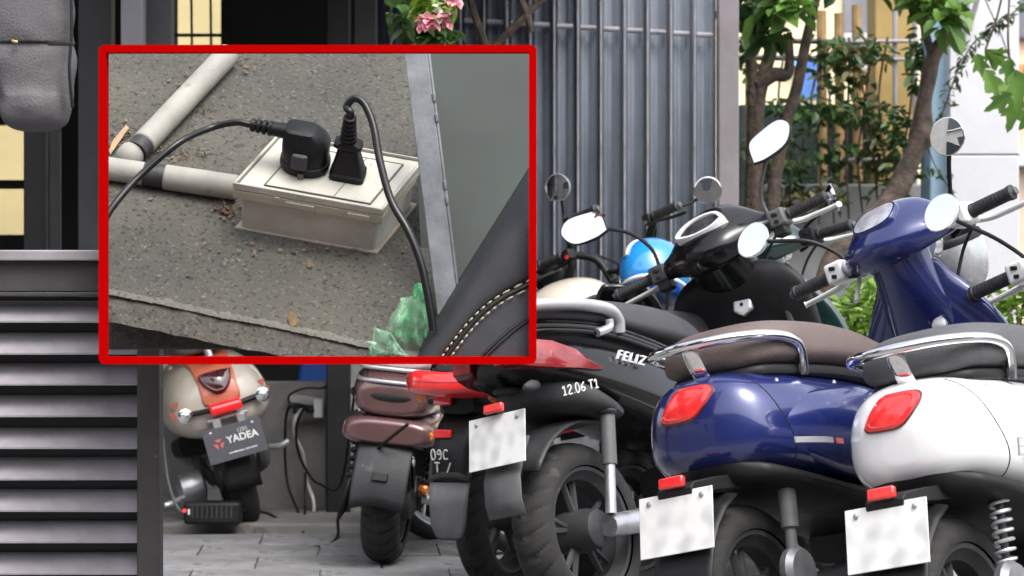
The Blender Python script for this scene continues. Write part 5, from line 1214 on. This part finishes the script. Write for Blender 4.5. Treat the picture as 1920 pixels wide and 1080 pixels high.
# outlet box
boxm = mat('aged_ivory_plastic', (.43, .42, .365), .55, var=.12, vs_=7, bump=.08, bs=120, wear=((.26, .23, .18), 30, .645))
boxm2 = mat('yellowed_ivory_plastic', (.38, .37, .285), .5, var=.08, vs_=7, wear=((.28, .25, .18), 26, .68))
seam_m = mat('dark_seam', (.12, .105, .085), .8)
ob = empty('outlet_box', on(600, 420)); tag(ob, 'aged ivory plastic outlet box on the stone slab', 'outlet box')
b0, b1, b2 = on(450, 428), on(700, 473), on(772, 385)
ex, ey = b1 - b0, b2 - b1; b3 = b0 + ey
def bx(u, v, h): return b0 + ex * u + ey * v + SN * h - ob.location
def slabbox(u0, v0, u1, v1, h0, h1, name, m, par, bev=.004, grow=0.):
    P = lambda g_, h: [bx(u0 - g_, v0 - g_, h), bx(u1 + g_, v0 - g_, h), bx(u1 + g_, v1 + g_, h), bx(u0 - g_, v1 + g_, h)]
    return MB().loft([P(0, h0), P(grow, h1)]).build(name, m, par, bevel=bev, bseg=3, smooth=30)
H = .098
slabbox(0, 0, 1, 1, -.004, H, 'base', boxm, ob, .010, .006)
slabbox(-.035, -.03, 1.035, 1.03, -.003, .005, 'caulk', mat('caulk', (.3, .27, .22), .8), ob, .003)
slabbox(-.055, -.045, 1.055, 1.045, H - .012, H + .014, 'rim', boxm2, ob, .004)
lid = slabbox(-.03, -.02, 1.03, 1.02, H + .0145, H + .026, 'lid', boxm, ob, .004)
for q_ in ((-.055, -.045, 1.055, -.022), (-.055, 1.022, 1.055, 1.045), (-.055, -.02, -.034, 1.02), (1.034, -.02, 1.055, 1.02)):
    slabbox(*q_, H + .0145, H + .0325, 'lid_lip', boxm, lid, .003)
slabbox(.16, .05, .93, .88, H + .0262, H + .0295, 'cover_plate', boxm, lid, .002)
for q_ in ((.15, .04, .94, .05), (.15, .88, .94, .89), (.15, .05, .16, .88), (.93, .05, .94, .88), (.66, .05, .667, .88)):
    slabbox(*q_, H + .0263, H + .0299, 'seam', seam_m, lid, 0)
slabbox(.34, -.075, .56, -.046, H - .006, H + .010, 'latch', boxm2, ob, .003)
slabbox(.80, -.075, .97, -.046, H - .006, H + .010, 'latch', boxm2, ob, .003)
slabbox(.26, -.062, .30, -.046, H + .006, H + .016, 'clip', boxm, ob, .002)

TOP = H + .0295
def Bp(px, py, h):
    """point over the box lid: pixel on the lid plane, lifted"""
    d = at(px, py, 1) - CAMP; P0 = b0 + SN * (TOP + h); t = (P0 - CAMP).dot(SN) / d.dot(SN); return CAMP + d * t
plugm = mat('black_plug_plastic', (.005, .0055, .007), .45, var=.15, vs_=20, spec=.25)
cabm = mat('black_cable_sheath', (.005, .005, .006), .32, var=.15, coat=.1, spec=.4)
# round plug with angled lead
pg = empty('angled_plug', Bp(572, 308, 0)); tag(pg, 'black round plug with side lead in the left of the outlet box', 'plug')
po_ = pg.location; e1 = ex.normalized(); e2 = (ey - e1 * ey.dot(e1)).normalized()
def pr(u, v, h): return e1 * u + e2 * v + SN * h
def oval(cu, cv, h, ru, rv, e=2.4, n=28): return [pr(cu + ru * math.copysign(abs(math.cos(a)) ** (2 / e), math.cos(a)), cv + rv * math.copysign(abs(math.sin(a)) ** (2 / e), math.sin(a)), h) for a in [2 * math.pi * i / n for i in range(n)]]
MB().loft([oval(0, 0, .0, .050, .046), oval(0, 0, .010, .054, .049), oval(0, 0, .020, .053, .048), oval(0, 0, .022, .050, .045), oval(0, 0, .046, .050, .043, 2.8), oval(.0, .002, .062, .050, .040, 3.4), oval(-.004, .004, .078, .045, .034, 4), oval(-.012, .004, .094, .034, .026, 4), oval(-.014, .004, .097, .026, .02, 4)]).build('plug_body', plugm, pg, smooth=28)
rings = []
for u, ru, rv in ((.005, .022, .022), (-.03, .021, .021), (-.055, .0185, .018), (-.075, .017, .0165)):
    rings.append([pr(u, .004, .078) + e2 * rv * math.cos(a) + SN * ru * .85 * math.sin(a) for a in [2 * math.pi * i / 20 for i in range(20)]])
MB().loft(rings).build('plug_neck', plugm, pg, smooth=50)
for k in range(4):
    MB().lathe([(.0125, 0), (.0165 - k * .0008, .002), (.0165 - k * .0008, .009), (.0125, .0105)], pr(-.074 - .0125 * k, .004, .078), -e1, 18).build('strain_relief', plugm, pg)
MB().loft([oval(-.004, -.050, .026, .017, .006, 3), oval(-.004, -.046, .060, .017, .006, 3)]).build('thumb_rest', mat('plug_grey_inlay', (.03, .032, .04), .5), pg, bevel=.003)
MB().loft([oval(.0, -.048, .0, .007, .006, 3), oval(.0, -.048, .013, .006, .006, 3)]).build('notch', seam_m, pg)
# flat plug with upright lead
pq = empty('flat_plug', Bp(652, 328, 0)); tag(pq, 'black flat plug with upright ribbed lead in the right of the outlet box', 'plug')
MB().loft([oval(0, 0, 0, .038, .028, 6), oval(0, 0, .012, .038, .028, 6), oval(-.001, .002, .016, .035, .025, 6), oval(-.003, .004, .066, .023, .02, 4), oval(-.003, .004, .074, .022, .019, 4)]).build('plug_body', plugm, pq, smooth=40)
MB().loft([oval(-.004, .004, .070, .019, .016, 3), oval(-.004, .004, .078, .031, .019, 4), oval(-.004, .004, .086, .030, .019, 4), oval(-.004, .004, .092, .019, .016, 3)]).build('finger_flange', plugm, pq, smooth=40)
for k in range(6):
    r_ = .0185 - .0009 * k
    MB().lathe([(r_ - .004, 0), (r_, .002), (r_, .008), (r_ - .004, .0095)], pr(-.005, .004, .093 + .0105 * k), SN, 18).build('strain_relief', plugm, pq)
ptop = pq.location + pr(-.005, .004, .154)
ptop_px = 960 + FPX * ptop.x / ptop.y
# leads: each a cable of its own
yt = ptop.y
tag(MB().tube([at(190, 424, 5.50), at(214, 384, 5.52), at(262, 330, 5.56), at(335, 268, 5.6), at(395, 240, 5.66), pg.location + pr(-.155, .004, .077), pg.location + pr(-.125, .004, .078), pg.location + pr(-.07, .004, .078)], .0075, 12, 8).build('lead', cabm), 'black cable curving left from the round plug to the frame', 'cable')
tag(MB().tube([ptop - SN * .01, ptop + SN * .012, at(650, 200, yt), at(664, 185, yt - .005), at(683, 195, yt - .012), at(700, 235, yt - .03), at(712, 300, yt - .06), at(733, 375, 5.50), at(765, 432, 5.475), at(788, 490, 5.46), at(802, 555, 5.45), at(812, 620, 5.445)], .0083, 12, 8).build('lead', cabm), 'black cable arching over from the flat plug down to the seat', 'cable')

# galvanised angle post
galv = mat('galvanised_steel', (.17, .185, .2), .55, .2, var=.22, vs_=16, bump=.1, bs=90)
ap = empty('angle_post', at(835, 560, 5.62)); tag(ap, 'galvanised steel angle post leaning beside the outlet box', 'post')
a0, a1, c0, c1 = at(757, 90, 5.60), at(800, 90, 5.60), at(826, 640, 5.53), at(868, 640, 5.53)
def flange(p0, p1, q0, q1, d, name):
    MB().loft([[p0 - ap.location, p1 - ap.location, p1 + V((0, d, 0)) - ap.location, p0 + V((0, d, 0)) - ap.location], [q0 - ap.location, q1 - ap.location, q1 + V((0, d, 0)) - ap.location, q0 + V((0, d, 0)) - ap.location]]).build(name, galv, ap, bevel=.002)
flange(a0, a1, c0, c1, .006, 'front_flange')
w_ = (a1 - a0).normalized()
flange(a1 + w_ * .0005, a1 + w_ * .0055, c1 + w_ * .0005, c1 + w_ * .0055, .05, 'side_flange')
for t_ in (.17, .24, .47, .52): 
    p = a1.lerp(c1, t_) - ap.location; MB().box(p + V((.003, -.002, 0)), (.007, .005, .02), rot('Y', -8)).build('burr', galv, ap, bevel=.002)
# milky pane behind
gp = MB(); f0 = [at(770, 88, 5.78), at(1000, 88, 5.78), at(1000, 676, 5.70), at(800, 676, 5.70)]
gp.loft([f0, [p + V((0, .012, 0)) for p in f0]])
pane_m = mat('milky_green_grey_pane', (.07, .072, .07), .35, var=.06, vs_=2.2, col2=(.066, .088, .078))
tag(gp.build('pane', pane_m, smooth=0), 'milky grey green pane at the right inside the red frame', 'pane')

# black stitched seat corner
leath = mat('black_leather', (.022, .023, .027), .5, var=.15, vs_=14, bump=.18, bs=420)
leath2 = mat('charcoal_leather', (.034, .037, .043), .52, var=.12, vs_=14, bump=.2, bs=420)
se = empty('stitched_seat', at(930, 672, 5.47)); tag(se, 'black leather seat corner with cream double stitching inside the red frame', 'seat')
so_ = se.location
def line_pt(t): return (768 + (1000 - 768) * t, 676 + (305 - 676) * t)           # outer edge of the cushion
seam = [(822, 678), (842, 650), (868, 616), (900, 582), (940, 552), (1000, 522)]
def seam_pt(t):
    P = catmull([V((a, b, 0)) for a, b in seam], 8); f = t * (len(P) - 1); i = min(int(f), len(P) - 2); p = P[i].lerp(P[i + 1], f - i); return p.x, p.y
nu, nv = 30, 16; vs_, fs = [], []
for i in range(nu + 1):
    t = i / nu; ax_, ay = line_pt(t); bx_, by = seam_pt(t)
    for j in range(nv + 1):
        s_ = j / nv; px, py = ax_ + (bx_ - ax_) * s_, ay + (by - ay) * s_
        Y = 5.475 - .05 * math.sin(min(1, s_ * 1.05) * math.pi * .5) ** .7 + (.10 * (1 - s_) ** 6)
        if s_ > .93: Y += .004 * (s_ - .93) / .07
        vs_.append(at(px, py, Y) - so_)
for i in range(nu):
    for j in range(nv): a = i * (nv + 1) + j; fs.append((a, a + 1, a + nv + 2, a + nv + 1))
MB().add(vs_, fs).build('side_panel', leath, se, smooth=80, solid=.006)
vs_, fs = [], []
for i in range(nu + 1):
    t = i / nu; bx_, by = seam_pt(t)
    for j in range(nv + 1):
        s_ = j / nv; px = bx_ + (1000 - bx_) * s_; py = by + (678 - by) * s_
        Y = 5.431 - .012 * math.sin(s_ * math.pi * .5)
        vs_.append(at(px, py, Y) - so_)
for i in range(nu):
    for j in range(nv): a = i * (nv + 1) + j; fs.append((a, a + 1, a + nv + 2, a + nv + 1))
MB().add(vs_, fs).build('top_panel', leath2, se, smooth=80, solid=.006)
def offs(t, d):
    x0, y0 = seam_pt(max(0, t - .01)); x1, y1 = seam_pt(min(1, t + .01)); dx, dy = x1 - x0, y1 - y0; L = math.hypot(dx, dy); x, y = seam_pt(t); return x - dy / L * -d, y + dx / L * -d
MB().tube([at(*offs(i / 20, -7), 5.4255) - so_ for i in range(21)], .0045, 8, 3, flat=.6).build('seam_welt', leath, se)
stm = mat('cream_thread', (.42, .38, .26), .8)
st_me = None
for row, d in enumerate((0, 14)):
    n = 15
    for k in range(n):
        t0_, t1_ = (k + .15) / n, (k + .78) / n
        MB().tube([at(*offs(t0_, -d), 5.422) - so_, at(*offs((t0_ + t1_) / 2, -d), 5.4185) - so_, at(*offs(t1_, -d), 5.422) - so_], [.0012, .002, .0012], 6, 2).build('stitch', stm, se)
for d in (0, 9): MB().tube([at(895 + d, 676, 5.419) - so_, at(925 + d, 645, 5.417) - so_, at(960 + d, 615, 5.417) - so_, at(986 + d, 597, 5.417) - so_], .0035, 6, 5).build('lower_seam', leath, se)

# crumpled green plastic bag
pb = empty('plastic_bag', on(745, 600)); tag(pb, 'crumpled translucent green plastic bag beside the angle post', 'bag')
gpl = mat('green_film', (.1, .42, .17), .12, var=.3, vs_=20, trans=.1, alpha=.7, spec=.7, ior=1.2)
gpl2 = mat('pale_green_film', (.3, .62, .4), .12, var=.3, vs_=20, trans=.1, alpha=.42, spec=.7, ior=1.2)
def film(corners, nu, nv, amp, seed, m, Y0):
    vs_, fs = [], []
    for i in range(nu + 1):
        for j in range(nv + 1):
            u, v = i / nu, j / nv
            px = (corners[0][0] * (1 - u) + corners[1][0] * u) * (1 - v) + (corners[3][0] * (1 - u) + corners[2][0] * u) * v
            py = (corners[0][1] * (1 - u) + corners[1][1] * u) * (1 - v) + (corners[3][1] * (1 - u) + corners[2][1] * u) * v
            q = V((px * .03, py * .012, seed)); f = abs(mnoise.noise(q * 1.0)) * 1.5 + abs(mnoise.noise(q * 2.7)) * .7
            ed = min(u, v, 1 - u, 1 - v) * 6; px += 7 * mnoise.noise(q * 1.7 + V((9, 0, 0))); py += 7 * mnoise.noise(q * 1.9)
            vs_.append(at(px, py, Y0 - amp * f * min(1, .4 + ed)) - pb.location)
    for i in range(nu):
        for j in range(nv): a = i * (nv + 1) + j; fs.append((a, a + 1, a + nv + 2, a + nv + 1))
    MB().add(vs_, fs).build('film', m, pb, smooth=35)
film([(775, 535), (806, 530), (802, 640), (735, 640)], 22, 22, .035, 2., gpl, 5.52)
film([(752, 560), (800, 540), (790, 655), (708, 650)], 22, 22, .03, 7., gpl2, 5.50)
film([(700, 610), (735, 625), (770, 668), (690, 668)], 18, 18, .025, 11., gpl2, 5.465)
film([(690, 640), (712, 640), (706, 672), (694, 672)], 10, 14, .02, 15., gpl2, 5.45)

# leaf litter and crumbs on the slab
lit = MB(); rnd = random.Random(9)
for cx, cy, sx, sy, n in ((425, 395, 18, 14, 70), (330, 285, 60, 14, 60), (225, 255, 22, 25, 45), (370, 180, 40, 50, 60), (455, 120, 14, 16, 20), (600, 470, 120, 8, 30), (400, 470, 150, 60, 40)):
    for k in range(n):
        px, py = rnd.gauss(cx, sx * .6), rnd.gauss(cy, sy * .6)
        if not (199 < px < 760 and 98 < py < edge_y(px) - 6): continue
        p = on(px, py, rnd.uniform(.003, .010)); s_ = rnd.uniform(.002, .0085)
        a = V((rnd.gauss(0, 1), rnd.gauss(0, 1), rnd.gauss(0, .4))).normalized(); b = a.cross(SN + V((rnd.gauss(0, .4), 0, 0))).normalized()
        lit.add([p - a * s_, p + b * s_ * .5, p + a * s_, p - b * s_ * .45 + SN * .003], [(0, 1, 2, 3)])
tag(lit.build('leaf_litter', mat('dry_leaf_litter', (.12, .065, .04), .9, var=.5, vs_=30, col2=(.22, .17, .13)), smooth=0), 'dry brown leaf litter and crumbs scattered on the slab', 'litter', kind='stuff')
pc = [(204, 282), (212, 262), (236, 234), (242, 240), (222, 268), (207, 290)]
tag(MB().loft([[on(a, b, .006) for a, b in pc], [on(a, b, .012) for a, b in pc]]).build('dry_husk', mat('dry_husk', (.3, .2, .12), .8, var=.3, vs_=20)), 'dry brown husk lying by the tee of the conduit', 'husk')
rust = mat('rust_stain', (.12, .075, .035), .9, var=.4, vs_=40)
patch(549, 598, 9, 13, rust, 'rust_stain', sl, 1.); patch(580, 493, 5, 9, mat('pale_rust_stain', (.1, .075, .05), .9, var=.3, vs_=40), 'rust_stain', sl, 3.)
